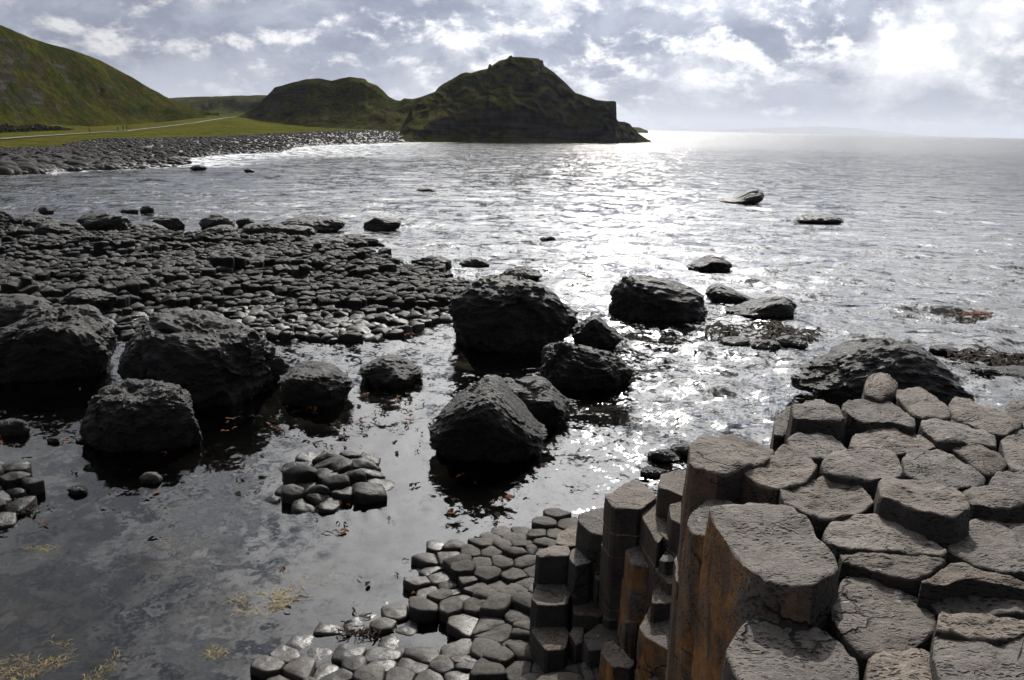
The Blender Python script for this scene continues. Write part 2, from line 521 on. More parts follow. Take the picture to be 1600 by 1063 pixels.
# breaking water along the far beach
WATERLINE = [(-400, 300), (-200, 284), (0, 272), (100, 266), (190, 262), (275, 258), (292, 247), (350, 241), (437, 238), (459, 230), (503, 227), (569, 225), (656, 222), (700, 222), (800, 224), (960, 224), (1015, 221)]
foam = np.zeros_like(X)
wl = []
for px in np.linspace(-250, 1015, 200):
    p = gp(px, interp(px, WATERLINE), 0)
    wl.append((p.x, p.y, px))
wl = np.array(wl)
rows_sel = np.where((rr > 60) & (rr < 480))[0]
sub = (slice(rows_sel[0], rows_sel[-1] + 1), slice(None))
xs_, ys_ = X[sub], Y[sub]
dm = np.full(xs_.shape, 1e9)
pxm = np.zeros(xs_.shape)
for (wx, wy, wpx) in wl:
    d = np.hypot(xs_ - wx, (ys_ - wy))
    better = d < dm
    dm = np.where(better, d, dm)
    pxm = np.where(better, wpx, pxm)
reach = np.interp(pxm, [-250, 0, 250, 290, 400, 480, 560, 640, 760, 1015], [3, 4, 5, 14, 30, 34, 26, 12, 5, 6])
foam[sub] = np.clip(1.15 - dm / reach, 0, 1)
for nm, arr in (('ripple', ripple), ('foam', foam)):
    at_ = sea.data.attributes.new(nm, 'FLOAT', 'POINT')
    at_.data.foreach_set('value', arr.reshape(-1).astype(np.float32))

bx, by, _ = polar(2.0, 36000.0, 1.05, np.linspace(R(-115), R(115), 150))
bz = -0.32 - 0.55 * smooth01((by - 8) / 14) - 5.0 * smooth01((by - 40) / 40) - 1.2 * smooth01((bx - 4) / 10)
for i in range(bz.shape[0]):
    if by[i].max() < 90:
        for j in range(bz.shape[1]):
            bz[i, j] += 0.16 * fbm(bx[i, j] * 0.8, by[i, j] * 0.8, 0.0, 4)
grid_obj('seabed', np.stack([bx, by, np.minimum(bz, -0.12)], -1), M_BED)


# ------------------------------------------------------------------ the land across the bay
def loft(name, xs, foot, ridge, prof, mat, back=(60.0, 0.35), rows=46, amp=2.0, freq=0.035, crag=0.0, seed=0.0, ridge_amp=0.25):
    """a hill from its foot line (depth, height) to its skyline (depth, frame y), with a real back slope"""
    out = []
    ss = np.linspace(0, 1, rows)
    hp = np.interp(ss, [p[0] for p in prof], [p[1] for p in prof])
    bs = np.linspace(0, 1, 12)[1:]
    for px in xs:
        fd, fz = foot(px)
        rd, ry = ridge(px)
        top = ad(px, ry, rd)
        col = []
        for s, h in zip(ss, hp):
            yy = fd + (rd - fd) * s
            zz = fz + (top.z - fz) * h
            xx = xd(px, yy)
            w = math.sin(math.pi * min(max(s, 0.0), 1.0)) ** 0.7 if s < 1 else 0.0
            w = w * (1 - ridge_amp) + ridge_amp * min(1.0, s * 4)
            f1 = fbm(xx * freq + seed, yy * freq, zz * freq * 0.6, 5, 0.85)
            dz = amp * f1 * w
            if crag:
                r_ = abs(noise.noise(Vector((xx * freq * 2.2 + seed, yy * freq * 1.0, zz * freq * 3.0))))
                f3 = fbm(xx * 0.22 + seed, yy * 0.1, zz * 0.22, 4)
                yy += crag * (r_ * 2.0 - 0.6 + 0.5 * f3) * w
            col.append((xx, yy, zz + dz * (1 if top.z > fz else 0)))
        for b in bs:
            yy = rd + back[0] * b
            zz = top.z + (top.z * back[1] - top.z) * (b ** 1.3)
            xx = xd(px, yy)
            col.append((xx, yy, zz + 0.5 * amp * b * fbm(xx * freq, yy * freq, seed, 4)))
        out.append(col)
    arr = np.array(out).transpose(1, 0, 2)
    return grid_obj(name, arr, mat)


CREST = [(-400, 85, 1.0), (-200, 100, 1.0), (0, 122, 1.0), (93, 135, 1.1), (104, 150, 1.2), (157, 182, 1.3), (253, 191, 1.5), (350, 205, 1.8), (437, 254, 2.2), (525, 300, 2.9), (590, 335, 3.2), (634, 328, 2.8), (680, 322, 2.4)]
PATHL = [(-400, 118, 1.1), (-200, 140, 1.1), (0, 174, 1.1), (84, 222, 1.1), (135, 260, 1.15), (197, 306, 1.35), (253, 361, 2.5), (309, 385, 4.5), (351, 412, 6.6), (371, 437, 7.3), (416, 372, 4.9), (481, 350, 3.5), (560, 343, 3.4), (640, 338, 2.9), (680, 333, 2.5)]
BACK = [(-400, 200, 1.3), (-200, 225, 1.3), (0, 262, 1.3), (100, 320, 1.8), (200, 375, 3.2), (260, 410, 4.6), (300, 430, 6.2), (345, 455, 7.2), (385, 455, 7.6), (416, 390, 5.6), (481, 362, 3.9), (560, 352, 3.6), (640, 346, 3.0), (680, 340, 2.6)]


def tri(px, tab):
    return interp(px, [(t[0], t[1]) for t in tab]), interp(px, [(t[0], t[2]) for t in tab])


def meadow_pt(px, s):
    (d0, z0), (d1, z1), (d2, z2) = tri(px, CREST), tri(px, PATHL), tri(px, BACK)
    if s < 0.5:
        t = s * 2
        d, z = d0 + (d1 - d0) * t, z0 + (z1 - z0) * t
    elif s < 1:
        t = s * 2 - 1
        d, z = d1 + (d2 - d1) * t, z1 + (z2 - z1) * t
    else:
        d, z = d2 + (s - 1) * 60, z2 + (s - 1) * 6
    return xd(px, d), d, z


xs = np.linspace(-400, 680, 220)
rows = []
for s in np.concatenate([np.linspace(-0.02, 1, 40), [1.2]]):
    row = []
    for px in xs:
        x, y, z = meadow_pt(px, max(s, 0))
        w = 1.0 if 0.1 < abs(s - 0.5) else 0.2
        z += 0.12 * w * fbm(x * 0.06, y * 0.06, 3.0, 4) - 0.15 * (s < 0)
        row.append((x, y, z))
    rows.append(row)
grid_obj('meadow', np.array(rows), M_MEADOW)

# the beach below it
rows = []
for s in np.linspace(-0.35, 1.04, 24):
    row = []
    for px in xs:
        w = gp(px, interp(px, WATERLINE), 0)
        d1, z1 = tri(px, CREST)
        d = w.y + (d1 - w.y) * s
        z = (z1 + 0.15) * (1 - (1 - min(s, 1)) ** 1.6) if s > 0 else s * 3.0
        if s > 1:
            z -= 0.25
        x = xd(px, d)
        row.append((x, d, z + 0.10 * fbm(x * 0.4, d * 0.4, 1.0, 3)))
    rows.append(row)
beach = grid_obj('beach', np.array(rows), M_SHINGLE)

# the footpath, a ribbon just above the meadow
pv, pf = [], []
pp = np.linspace(-300, 371, 150)
for i, px in enumerate(pp):
    x, y, z = meadow_pt(px, 0.5)
    x2, y2, z2 = meadow_pt(px + 2, 0.5)
    t = Vector((x2 - x, y2 - y, 0)).normalized()
    nrm = Vector((-t.y, t.x, 0))
    for w in (-0.8, 0.8):
        q = Vector((x, y, z)) + nrm * w
        pv.append((q.x, q.y, q.z + 0.22))
    if i:
        pf.append((2 * i - 2, 2 * i - 1, 2 * i + 1, 2 * i))
pth = mesh_obj('path', pv, pf, M_PATH)
pth['kind'] = 'structure'

# the steep green hill on the left
SKY_L = [(-400, -160), (-250, -90), (-120, -25), (0, 33), (30, 46), (60, 60), (110, 75), (165, 96), (210, 120), (240, 140), (270, 156), (300, 168), (330, 180), (352, 187)]
loft('hill', np.linspace(-400, 352, 200), lambda px: tri(px, BACK), lambda px: (interp(px, [(-400, 262), (0, 330), (200, 430), (352, 475)]) + 5, interp(px, SKY_L)),
     [(0, 0), (0.1, 0.04), (0.25, 0.15), (0.5, 0.42), (0.75, 0.73), (0.93, 0.95), (1, 1)], M_HILL, (140, 0.8), 70, 5.0, 0.035, 2.5, 2.0, 0.10)
# the low plateau seen through the gap
loft('plateau', np.linspace(230, 450, 80), lambda px: (700, 6.0), lambda px: (840, interp(px, [(230, 155), (300, 154), (345, 153), (415, 151), (450, 150)])),
     [(0, 0), (0.3, 0.15), (0.55, 0.4), (0.7, 0.85), (0.8, 0.96), (1, 1)], M_HEAD, (200, 0.95), 40, 3.0, 0.02, 5.0, 9.0, 0.05)
# the grassy middle hill
SKY_M = [(372, 186), (385, 177), (400, 166), (415, 153), (428, 140), (431, 136), (440, 134), (460, 128.5), (480, 124), (500, 122.5), (520, 125.5), (535, 122), (548, 120), (562, 122), (572, 124), (576, 129), (590, 134), (600, 143), (608, 152), (618, 157), (626, 158), (632, 154), (645, 155), (660, 151), (675, 148), (700, 147)]
FOOT_M = [(372, 448, 7.2), (416, 388, 5.4), (481, 360, 3.7), (560, 350, 3.5), (640, 344, 2.9), (700, 335, 2.0)]
loft('grassy_hill', np.linspace(372, 700, 170), lambda px: tri(px, FOOT_M), lambda px: (interp(px, [(372, 470), (416, 418), (481, 396), (600, 384), (700, 372)]), interp(px, SKY_M)),
     [(0, 0), (0.2, 0.13), (0.45, 0.38), (0.7, 0.68), (0.85, 0.88), (1, 1)], M_HEAD, (70, 0.4), 60, 2.2, 0.05, 1.4, 5.0, 0.12)
# the headland
SKY_H = [(622, 212), (632, 190), (645, 165), (655, 153), (668, 148), (680, 143), (684, 137), (692, 131), (705, 124), (720, 115), (727, 113), (735, 114), (748, 110), (761, 107.5), (762.5, 101), (765, 100), (767, 103), (774, 98), (779, 95), (790, 92), (794, 87.5), (797, 87), (799, 89.5), (820, 90), (838, 91), (842, 94), (845, 94), (847, 102), (865, 115), (885, 133), (897, 145), (912, 150), (930, 156), (945, 158), (958, 158), (961, 160), (962.5, 186), (966, 190), (975, 190), (984, 194), (990, 201), (994, 203), (997, 208), (1005, 213), (1012, 218), (1018, 222.5)]


def head_foot(px):
    y = interp(px, [(600, 223.5), (656, 222.5), (700, 222.5), (800, 224.5), (960, 224.5), (1018, 223)])
    p = gp(px, y, 0)
    return p.y, -0.3


loft('headland', np.linspace(618, 1018, 400), head_foot, lambda px: (max(head_foot(px)[0] + 14, interp(px, [(618, 335), (700, 345), (800, 352), (900, 365), (960, 372), (1018, 440)])), interp(px, SKY_H)),
     [(0, 0), (0.04, 0.035), (0.14, 0.06), (0.2, 0.16), (0.27, 0.36), (0.34, 0.42), (0.5, 0.55), (0.75, 0.80), (0.9, 0.955), (1, 1)], M_HEAD, (55, 0.15), 90, 1.8, 0.09, 2.2, 12.0, 0.10)
# hills far across the water
loft('far_hills', np.linspace(1090, 1500, 100), lambda px: (32500, -20), lambda px: (34500, interp(px, [(1090, 205.8), (1150, 202.5), (1215, 199.5), (1255, 198.5), (1280, 197), (1310, 199), (1335, 200.5), (1390, 207), (1440, 211.5), (1500, 216)])),
     [(0, 0), (0.5, 0.5), (1, 1)], M_FAR, (1500, 0.3), 14, 16.0, 0.001, 0.0, 3.0)
loft('far_point', np.linspace(960, 1013, 40), lambda px: (1700, -2), lambda px: (1780, interp(px, [(960, 198), (985, 198.5), (1000, 199.5), (1004, 201.5), (1013, 204.5)])),
     [(0, 0), (0.5, 0.7), (1, 1)], M_HEAD, (60, 0.3), 10, 1.5, 0.02, 0.0, 4.0)


# ------------------------------------------------------------------ stones
def chaikin(p, it=1, q=0.2):
    for _ in range(it):
        o = []
        for i in range(len(p)):
            a, b = p[i], p[(i + 1) % len(p)]
            o.append((a[0] + (b[0] - a[0]) * q, a[1] + (b[1] - a[1]) * q))
            o.append((b[0] + (a[0] - b[0]) * q, b[1] + (a[1] - b[1]) * q))
        p = o
    return p


def resample(p, n):
    """n points round the outline, its corners among them"""
    p = np.array(p)
    q = np.vstack([p, p[:1]])
    seg = np.hypot(*(q[1:] - q[:-1]).T)
    k = np.ones(len(p), int)
    while k.sum() < n:
        k[np.argmax(seg / k)] += 1
    out = []
    for i in range(len(p)):
        for j in range(k[i]):
            out.append(q[i] + (q[i + 1] - q[i]) * j / k[i])
    return np.array(out)


def inset(poly, d):
    c = np.mean(np.array(poly), 0)
    out = []
    for p in poly:
        v = np.array(p) - c
        l = np.hypot(*v)
        out.append(tuple(c + v * max(0.2, (l - d) / l)))
    return out


def area2(poly):
    return sum(poly[i][0] * poly[(i + 1) % len(poly)][1] - poly[(i + 1) % len(poly)][0] * poly[i][1] for i in range(len(poly)))


flat_from = [0]


def column_geo(poly, zt, zb, n=40, tops=(0.25, 0.48, 0.68, 0.82, 0.92), sides=(0.05, 0.12, 0.25, 0.5, 1.0, 1.8), dome=0.0, bevel=0.02, rough=0.012,
               tilt=(0, 0), flare=0.012, seed=0.0, rnd=1, nfreq=5.0, chip=1.0, rq=0.14, joints=()):
    """a column head: uneven worn top, broken edge, straight sides. Returns verts relative to the centre at zb, faces and the centre."""
    if area2(poly) < 0:
        poly = poly[::-1]
    P = resample(chaikin(poly, rnd, rq), n)
    n = len(P)
    c = P.mean(0)
    V, Fc = [], []

    def topz(x, y, f):
        q = (x - c[0]) * tilt[0] + (y - c[1]) * tilt[1]
        return zt + dome * (1 - f * f) + q + rough * fbm(x * nfreq + seed, y * nfreq, seed, 4) + rough * 0.35 * fbm(x * 22, y * 22, seed, 3)

    V.append((0, 0, topz(c[0], c[1], 0)))
    be = []
    for i in range(n):
        e = noise.noise(Vector((P[i][0] * 9 + seed, P[i][1] * 9, seed)))
        e2 = noise.noise(Vector((P[i][0] * 3.5 - seed, P[i][1] * 3.5, seed)))
        be.append(bevel * max(0.25, 1.0 + 1.1 * chip * e + 1.2 * chip * max(e2, 0)))
    ring = list(tops) + [0.975, 1.0]
    for f in ring:
        for i in range(n):
            x, y = c + (P[i] - c) * f
            z = topz(x, y, f)
            if f > 0.95:
                k = 0.22 if f < 0.99 else 1.0
                z -= be[i] * k
            elif f > 0.9:
                z -= be[i] * 0.05
            V.append((x - c[0], y - c[1], z))
    rows_ = [(s, 0.0) for s in sides]
    for j in joints:
        rows_ += [(j - 0.007, 0.0), (j, -0.014), (j + 0.007, 0.0)]
    rows_.sort()
    shift = {}
    for (s, cut) in rows_:
        if zt - s <= zb + 0.02:
            break
        seg_i = sum(1 for j in joints if s >= j)
        if seg_i not in shift:
            shift[seg_i] = (0.0, 0.0) if seg_i == 0 else (random.uniform(-.016, .016), random.uniform(-.016, .016))
        sxy = shift[seg_i]
        for i in range(n):
            w = noise.noise(Vector((P[i][0] * 5, P[i][1] * 5, (zt - s) * 2.5 + seed))) * 0.010 + noise.noise(Vector((P[i][0] * 17, P[i][1] * 17, (zt - s) * 9 + seed))) * 0.006
            d = P[i] - c
            l = np.hypot(*d) + 1e-6
            x, y = P[i] + d / l * (flare * min(1, s / 0.25) + w * min(1, s * 8) + cut) + np.array(sxy)
            V.append((x - c[0], y - c[1], zt + (c[0] * 0) + tilt[0] * d[0] + tilt[1] * d[1] - be[i] - s))
    for i in range(n):
        d = P[i] - c
        l = np.hypot(*d) + 1e-6
        x, y = P[i] + d / l * flare * 1.4
        V.append((x - c[0], y - c[1], zb))
    V = [(a, b, z - zb) for a, b, z in V]
    for i in range(n):
        Fc.append((0, 1 + i, 1 + (i + 1) % n))
    nr = (len(V) - 1) // n
    flat_from[0] = n + (len(ring) - 1) * n
    for r_ in range(nr - 1):
        o = 1 + r_ * n
        for i in range(n):
            j = (i + 1) % n
            Fc.append((o + i, o + n + i, o + n + j, o + j))
    return V, Fc, (float(c[0]), float(c[1]), zb)


def px_poly(pts, z):
    return [tuple(gp(x, y, z).xy) for x, y in pts]


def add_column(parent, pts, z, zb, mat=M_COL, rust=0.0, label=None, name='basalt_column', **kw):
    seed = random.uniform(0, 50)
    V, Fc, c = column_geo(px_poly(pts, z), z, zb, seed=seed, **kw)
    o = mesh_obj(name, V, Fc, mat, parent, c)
    sm = [i < flat_from[0] for i in range(len(Fc))]
    o.data.polygons.foreach_set('use_smooth', sm)
    o['rust'] = float(rust)
    if label:
        o['label'] = label
    return o


# the high block of columns at the lower right: top outline in the frame, height of the top, iron stain
PLATFORM = [
    # outline, z, rust, dome, label
    ([(1077, 694), (1102, 682), (1125, 679), (1153, 681), (1190, 692), (1213, 700), (1200, 714), (1160, 732), (1130, 738), (1077, 727)], 3.90, 0.55, 0.0, 'tall column at the seaward corner with a rusty side'),
    ([(1157, 733), (1202, 712), (1224, 699), (1245, 699), (1270, 716), (1279, 727), (1267, 744), (1232, 757), (1212, 759), (1165, 742)], 3.87, 0.3, -0.02, None),
    ([(1072, 812), (1106, 776), (1153, 786), (1156, 805), (1140, 832), (1104, 845), (1084, 836)], 3.76, 1.0, 0.0, None),
    ([(1105, 800), (1128, 789), (1165, 786), (1202, 782), (1219, 782), (1243, 798), (1271, 819), (1279, 841), (1298, 860), (1313, 877), (1302, 894), (1273, 918), (1243, 915), (1200, 904), (1172, 890), (1138, 847)], 3.92, 1.0, -0.03, 'broad cracked column with orange rust down its left side'),
    ([(1228, 684), (1240, 677), (1280, 676), (1313, 684), (1331, 699), (1287, 717), (1268, 716), (1245, 699)], 3.82, 0.2, 0.0, None),
    ([(1208, 680), (1211, 651), (1233, 636), (1238, 640), (1237, 669), (1218, 680)], 3.74, 0.3, 0.01, None),
    ([(1235, 636), (1262, 623), (1285, 621), (1309, 631), (1322, 650), (1314, 657), (1288, 655), (1240, 652)], 3.90, 0.1, 0.02, None),
    ([(1350, 605), (1353, 593), (1370, 584), (1390, 587), (1404, 600), (1398, 616), (1375, 622), (1352, 614)], 3.89, 0.0, 0.06, 'small raised knob of rock on the far edge'),
    ([(1313, 632), (1338, 618), (1390, 622), (1420, 641), (1432, 658), (1429, 668), (1390, 661), (1362, 664), (1326, 653)], 3.87, 0.0, -0.02, None),
    ([(1395, 608), (1435, 606), (1460, 617), (1481, 634), (1487, 648), (1435, 647), (1405, 627)], 3.88, 0.0, 0.01, None),
    ([(1481, 628), (1494, 619), (1516, 624), (1533, 635), (1573, 645), (1599, 665), (1593, 673), (1560, 683), (1490, 652)], 3.84, 0.0, 0.02, None),
    ([(1567, 643), (1577, 629), (1610, 620), (1660, 635), (1650, 665), (1590, 661)], 3.86, 0.0, 0.02, None),
    ([(1437, 671), (1439, 658), (1460, 652), (1488, 653), (1535, 669), (1558, 684), (1558, 697), (1541, 694), (1500, 690), (1469, 690)], 3.85, 0.0, 0.02, None),
    ([(1326, 692), (1332, 678), (1356, 673), (1390, 673), (1435, 677), (1463, 695), (1462, 700), (1413, 703), (1380, 704), (1334, 700)], 3.82, 0.0, 0.01, None),
    ([(1484, 701), (1500, 690), (1526, 690), (1563, 710), (1577, 727), (1541, 742), (1516, 722)], 3.81, 0.2, 0.03, 'broken column head split into ledges'),
    ([(1563, 684), (1600, 673), (1680, 680), (1680, 735), (1585, 735), (1568, 705)], 3.83, 0.0, 0.0, None),
    ([(1281, 719), (1300, 705), (1328, 701), (1366, 701), (1394, 708), (1408, 722), (1411, 737), (1392, 743), (1366, 748), (1330, 742), (1290, 730)], 3.89, 0.0, 0.0, None),
    ([(1409, 710), (1420, 701), (1470, 702), (1500, 718), (1541, 746), (1539, 756), (1500, 766), (1470, 760), (1413, 737)], 3.83, 0.0, 0.01, None),
    ([(1371, 752), (1381, 746), (1432, 741), (1470, 751), (1500, 768), (1519, 792), (1497, 803), (1470, 802), (1420, 790), (1402, 780), (1375, 771)], 3.95, 0.0, -0.01, 'raised column head with a dark broken front'),
    ([(1500, 766), (1525, 758), (1572, 762), (1640, 764), (1660, 785), (1584, 790), (1528, 786)], 3.90, 0.0, 0.0, None),
    ([(1545, 748), (1556, 737), (1620, 735), (1680, 745), (1660, 762), (1600, 762), (1550, 758)], 3.86, 0.0, 0.0, None),
    ([(1478, 847), (1499, 828), (1522, 806), (1563, 811), (1620, 818), (1700, 850), (1680, 905), (1582, 898), (1526, 881), (1486, 862)], 3.83, 0.0, 0.0, None),
    ([(1284, 832), (1300, 813), (1338, 803), (1375, 802), (1413, 814), (1450, 839), (1469, 852), (1482, 861), (1470, 869), (1440, 862), (1420, 861), (1312, 861)], 3.84, 0.0, 0.01, None),
    ([(1312, 863), (1420, 863), (1440, 864), (1470, 871), (1480, 874), (1441, 902), (1394, 896), (1317, 878)], 3.84, 0.0, 0.0, 'front piece of a column split by a long crack'),
    ([(1218, 760), (1247, 751), (1279, 740), (1303, 738), (1340, 750), (1362, 775), (1366, 790), (1340, 800), (1305, 812), (1275, 810), (1250, 798), (1222, 782)], 3.85, 0.1, -0.04, None),
    ([(1296, 950), (1317, 902), (1347, 905), (1394, 918), (1440, 930), (1464, 965), (1462, 985), (1440, 1005), (1417, 1015), (1381, 1018), (1347, 1019), (1310, 985)], 3.78, 0.0, 0.0, None),
    ([(1436, 912), (1460, 899), (1485, 876), (1503, 876), (1526, 888), (1601, 908), (1680, 925), (1680, 932), (1545, 909), (1500, 906), (1465, 916)], 3.86, 0.0, 0.0, None),
    ([(1446, 926), (1490, 914), (1560, 914), (1680, 930), (1690, 965), (1560, 957), (1468, 957)], 3.80, 0.0, 0.0, None),
    ([(1467, 959), (1490, 953), (1545, 957), (1610, 963), (1600, 990), (1560, 1000), (1462, 985)], 3.87, 0.0, 0.0, None),
    ([(1461, 987), (1560, 1002), (1602, 992), (1612, 965), (1700, 985), (1700, 1120), (1560, 1140), (1472, 1090), (1456, 1012)], 3.85, 0.0, 0.01, None),
    ([(1354, 1030), (1365, 1022), (1412, 1017), (1440, 1008), (1454, 1015), (1468, 1080), (1440, 1120), (1370, 1120), (1352, 1070)], 3.80, 0.1, 0.02, None),
    ([(1133, 1015), (1145, 993), (1169, 968), (1188, 961), (1235, 965), (1290, 978), (1322, 1005), (1345, 1040), (1340, 1100), (1250, 1140), (1180, 1120), (1148, 1050)], 3.77, 0.2, -0.01, None),
    # the rest of the block, mostly out of the frame
    ([(1600, 640), (1660, 640), (1740, 670), (1700, 690), (1610, 672)], 3.84, 0.0, 0.0, None),
    ([(1352, 1110), (1440, 1125), (1475, 1100), (1500, 1240), (1380, 1250)], 3.80, 0.0, 0.0, None),
    ([(1345, 1110), (1375, 1260), (1230, 1260), (1180, 1130), (1250, 1145)], 3.78, 0.3, 0.0, None),
]
block = empty('column_block', (2.2, 4.2, -0.6), 'high block of pitted grey hexagonal columns at the lower right corner', 'rock outcrop')
for (pl, z, ru, dm_, lab) in PLATFORM:
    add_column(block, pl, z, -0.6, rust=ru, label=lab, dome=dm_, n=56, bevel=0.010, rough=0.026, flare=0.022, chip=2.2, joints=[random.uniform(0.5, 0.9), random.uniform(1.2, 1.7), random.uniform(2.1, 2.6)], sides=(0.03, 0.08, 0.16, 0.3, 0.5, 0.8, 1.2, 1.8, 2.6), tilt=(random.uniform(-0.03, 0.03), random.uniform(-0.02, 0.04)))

# the dark stair of columns below it
STEPS = [
    ([(944, 775), (966, 762), (991, 747), (1010, 758), (1027, 775), (1000, 797), (958, 793)], 1.90, 0.45, None),
    ([(1029, 754), (1033, 740), (1062, 734), (1090, 740), (1090, 778), (1072, 774), (1029, 762)], 2.15, 0.5, None),
    ([(902, 813), (908, 803), (925, 795), (943, 793), (956, 812), (950, 838), (923, 832)], 1.42, 0.1, None),
    ([(837, 866), (845, 858), (868, 851), (888, 852), (892, 862), (888, 871), (844, 871)], 1.05, 0.0, None),
    ([(868, 848), (871, 833), (893, 822), (908, 826), (908, 852), (888, 853)], 1.05, 0.0, None),
    ([(889, 872), (893, 858), (912, 852), (930, 862), (922, 880), (900, 884)], 1.12, 0.0, None),
    ([(1000, 797), (1027, 784), (1044, 788), (1046, 822), (1028, 853), (1012, 825)], 1.85, 0.7, None),
    ([(1045, 790), (1075, 780), (1085, 800), (1070, 820), (1048, 811)], 2.08, 0.6, None),
    ([(1029, 833), (1062, 824), (1080, 835), (1066, 853), (1045, 846)], 1.86, 0.6, None),
    ([(976, 860), (1008, 847), (1024, 877), (1019, 888), (987, 882)], 1.52, 0.9, 'orange sided column head in the dark stair'),
    ([(1030, 873), (1040, 860), (1063, 857), (1082, 862), (1080, 878), (1040, 878)], 1.76, 0.7, None),
    ([(1023, 886), (1035, 877), (1062, 875), (1084, 880), (1080, 911), (1045, 912)], 1.64, 0.7, None),
    ([(1020, 922), (1032, 914), (1060, 912), (1080, 914), (1078, 938), (1018, 944)], 1.52, 0.7, None),
    ([(1016, 947), (1058, 938), (1082, 945), (1080, 1000), (1050, 1017), (1008, 994), (998, 980)], 1.36, 1.0, 'pale dished column head above an orange side'),
    ([(968, 936), (982, 925), (1017, 929), (1011, 959), (997, 972), (976, 970)], 0.95, 1.0, None),
    ([(830, 935), (838, 912), (882, 912), (893, 925), (886, 945), (840, 946)], 0.75, 0.0, None),
    ([(894, 945), (900, 928), (944, 926), (952, 940), (940, 965), (896, 960)], 0.66, 0.0, None),
    ([(946, 945), (958, 930), (972, 936), (976, 968), (952, 972), (942, 966)], 0.70, 0.2, None),
    ([(830, 985), (838, 973), (880, 975), (890, 987), (884, 1013), (853, 1016)], 0.50, 0.0, None),
    ([(889, 990), (896, 978), (914, 978), (910, 1002), (900, 1006)], 0.52, 0.1, None),
    ([(911, 990), (935, 976), (960, 973), (977, 990), (965, 1012), (920, 1017)], 0.60, 0.2, None),
    ([(938, 1020), (945, 1004), (958, 1001), (975, 1016), (992, 1035), (985, 1043), (955, 1041)], 0.85, 1.0, 'broken wedge of orange stained column'),
    ([(832, 1066), (850, 1050), (890, 1048), (915, 1058), (910, 1090), (840, 1092)], 0.34, 0.0, None),
    ([(905, 1040), (920, 1025), (950, 1024), (958, 1044), (940, 1066), (915, 1064)], 0.40, 0.1, None),
    ([(953, 1052), (960, 1046), (995, 1046), (1000, 1085), (955, 1085)], 0.60, 0.3, None),
    ([(1000, 1066), (1020, 1058), (1050, 1056), (1085, 1064), (1090, 1110), (1000, 1110)], 1.10, 0.3, None),
    ([(1090, 700), (1130, 700), (1140, 760), (1095, 760)], 2.4, 0.3, None),
    ([(1000, 1020), (1045, 1020), (1060, 1060), (1000, 1058)], 0.9, 0.6, None),
    ([(950, 812), (968, 806), (985, 812), (985, 842), (955, 845)], 1.36, 0.1, None),
    ([(925, 868), (945, 858), (975, 862), (975, 900), (930, 905)], 1.00, 0.1, None),
]
stair = empty('column_stair', (1.2, 8.2, -0.6), 'dark stair of broken columns rising from the pavement to the high block', 'rock outcrop')
for (pl, z, ru, lab) in STEPS:
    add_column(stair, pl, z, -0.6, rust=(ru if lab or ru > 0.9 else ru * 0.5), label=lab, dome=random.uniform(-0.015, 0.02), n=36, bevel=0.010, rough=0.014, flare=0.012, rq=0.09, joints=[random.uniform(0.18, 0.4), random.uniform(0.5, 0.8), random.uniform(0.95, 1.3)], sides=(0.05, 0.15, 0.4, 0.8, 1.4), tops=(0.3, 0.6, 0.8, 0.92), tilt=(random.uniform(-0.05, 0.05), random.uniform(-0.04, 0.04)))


# ------------------------------------------------------------------ fields of worn column heads
def clip(poly, a, b, c):
    """keep the part where a*x + b*y <= c"""
    out = []
    for i in range(len(poly)):
        p, q = poly[i], poly[(i + 1) % len(poly)]
        dp, dq = a * p[0] + b * p[1] - c, a * q[0] + b * q[1] - c
        if dp <= 0:
            out.append(p)
        if (dp < 0 < dq) or (dq < 0 < dp):
            t = dp / (dp - dq)
            out.append((p[0] + (q[0] - p[0]) * t, p[1] + (q[1] - p[1]) * t))
    return out


def inside(p, poly):
    r_ = False
    for i in range(len(poly)):
        a, b = poly[i], poly[i - 1]
        if (a[1] > p[1]) != (b[1] > p[1]) and p[0] < (b[0] - a[0]) * (p[1] - a[1]) / (b[1] - a[1]) + a[0]:
            r_ = not r_
    return r_


def hex_seeds(poly, s, jit, rng):
    x0, x1 = min(p[0] for p in poly), max(p[0] for p in poly)
    y0, y1 = min(p[1] for p in poly), max(p[1] for p in poly)
    out = []
    row = 0
    y = y0 - s
    ang = rng.uniform(0, 0.5)
    while y < y1 + s:
        x = x0 - s + (row % 2) * s / 2
        while x < x1 + s:
            out.append((x + rng.uniform(-jit, jit) * s, y + rng.uniform(-jit, jit) * s))
            x += s
        y += s * 0.87
        row += 1
    return out


def voronoi(seeds, s):
    gridd = {}
    for i, p in enumerate(seeds):
        gridd.setdefault((int(p[0] // s), int(p[1] // s)), []).append(i)
    cells = []
    for i, p in enumerate(seeds):
        poly = [(p[0] - s, p[1] - s), (p[0] + s, p[1] - s), (p[0] + s, p[1] + s), (p[0] - s, p[1] + s)]
        gx, gy = int(p[0] // s), int(p[1] // s)
        for u in range(gx - 2, gx + 3):
            for v in range(gy - 2, gy + 3):
                for j in gridd.get((u, v), ()):
                    if j == i:
                        continue
                    q = seeds[j]
                    a, b = q[0] - p[0], q[1] - p[1]
                    if a * a + b * b > 4 * s * s:
                        continue
                    poly = clip(poly, a, b, (q[0] ** 2 + q[1] ** 2 - p[0] ** 2 - p[1] ** 2) / 2)
                    if len(poly) < 3:
                        break
        cells.append(poly)
    return cells


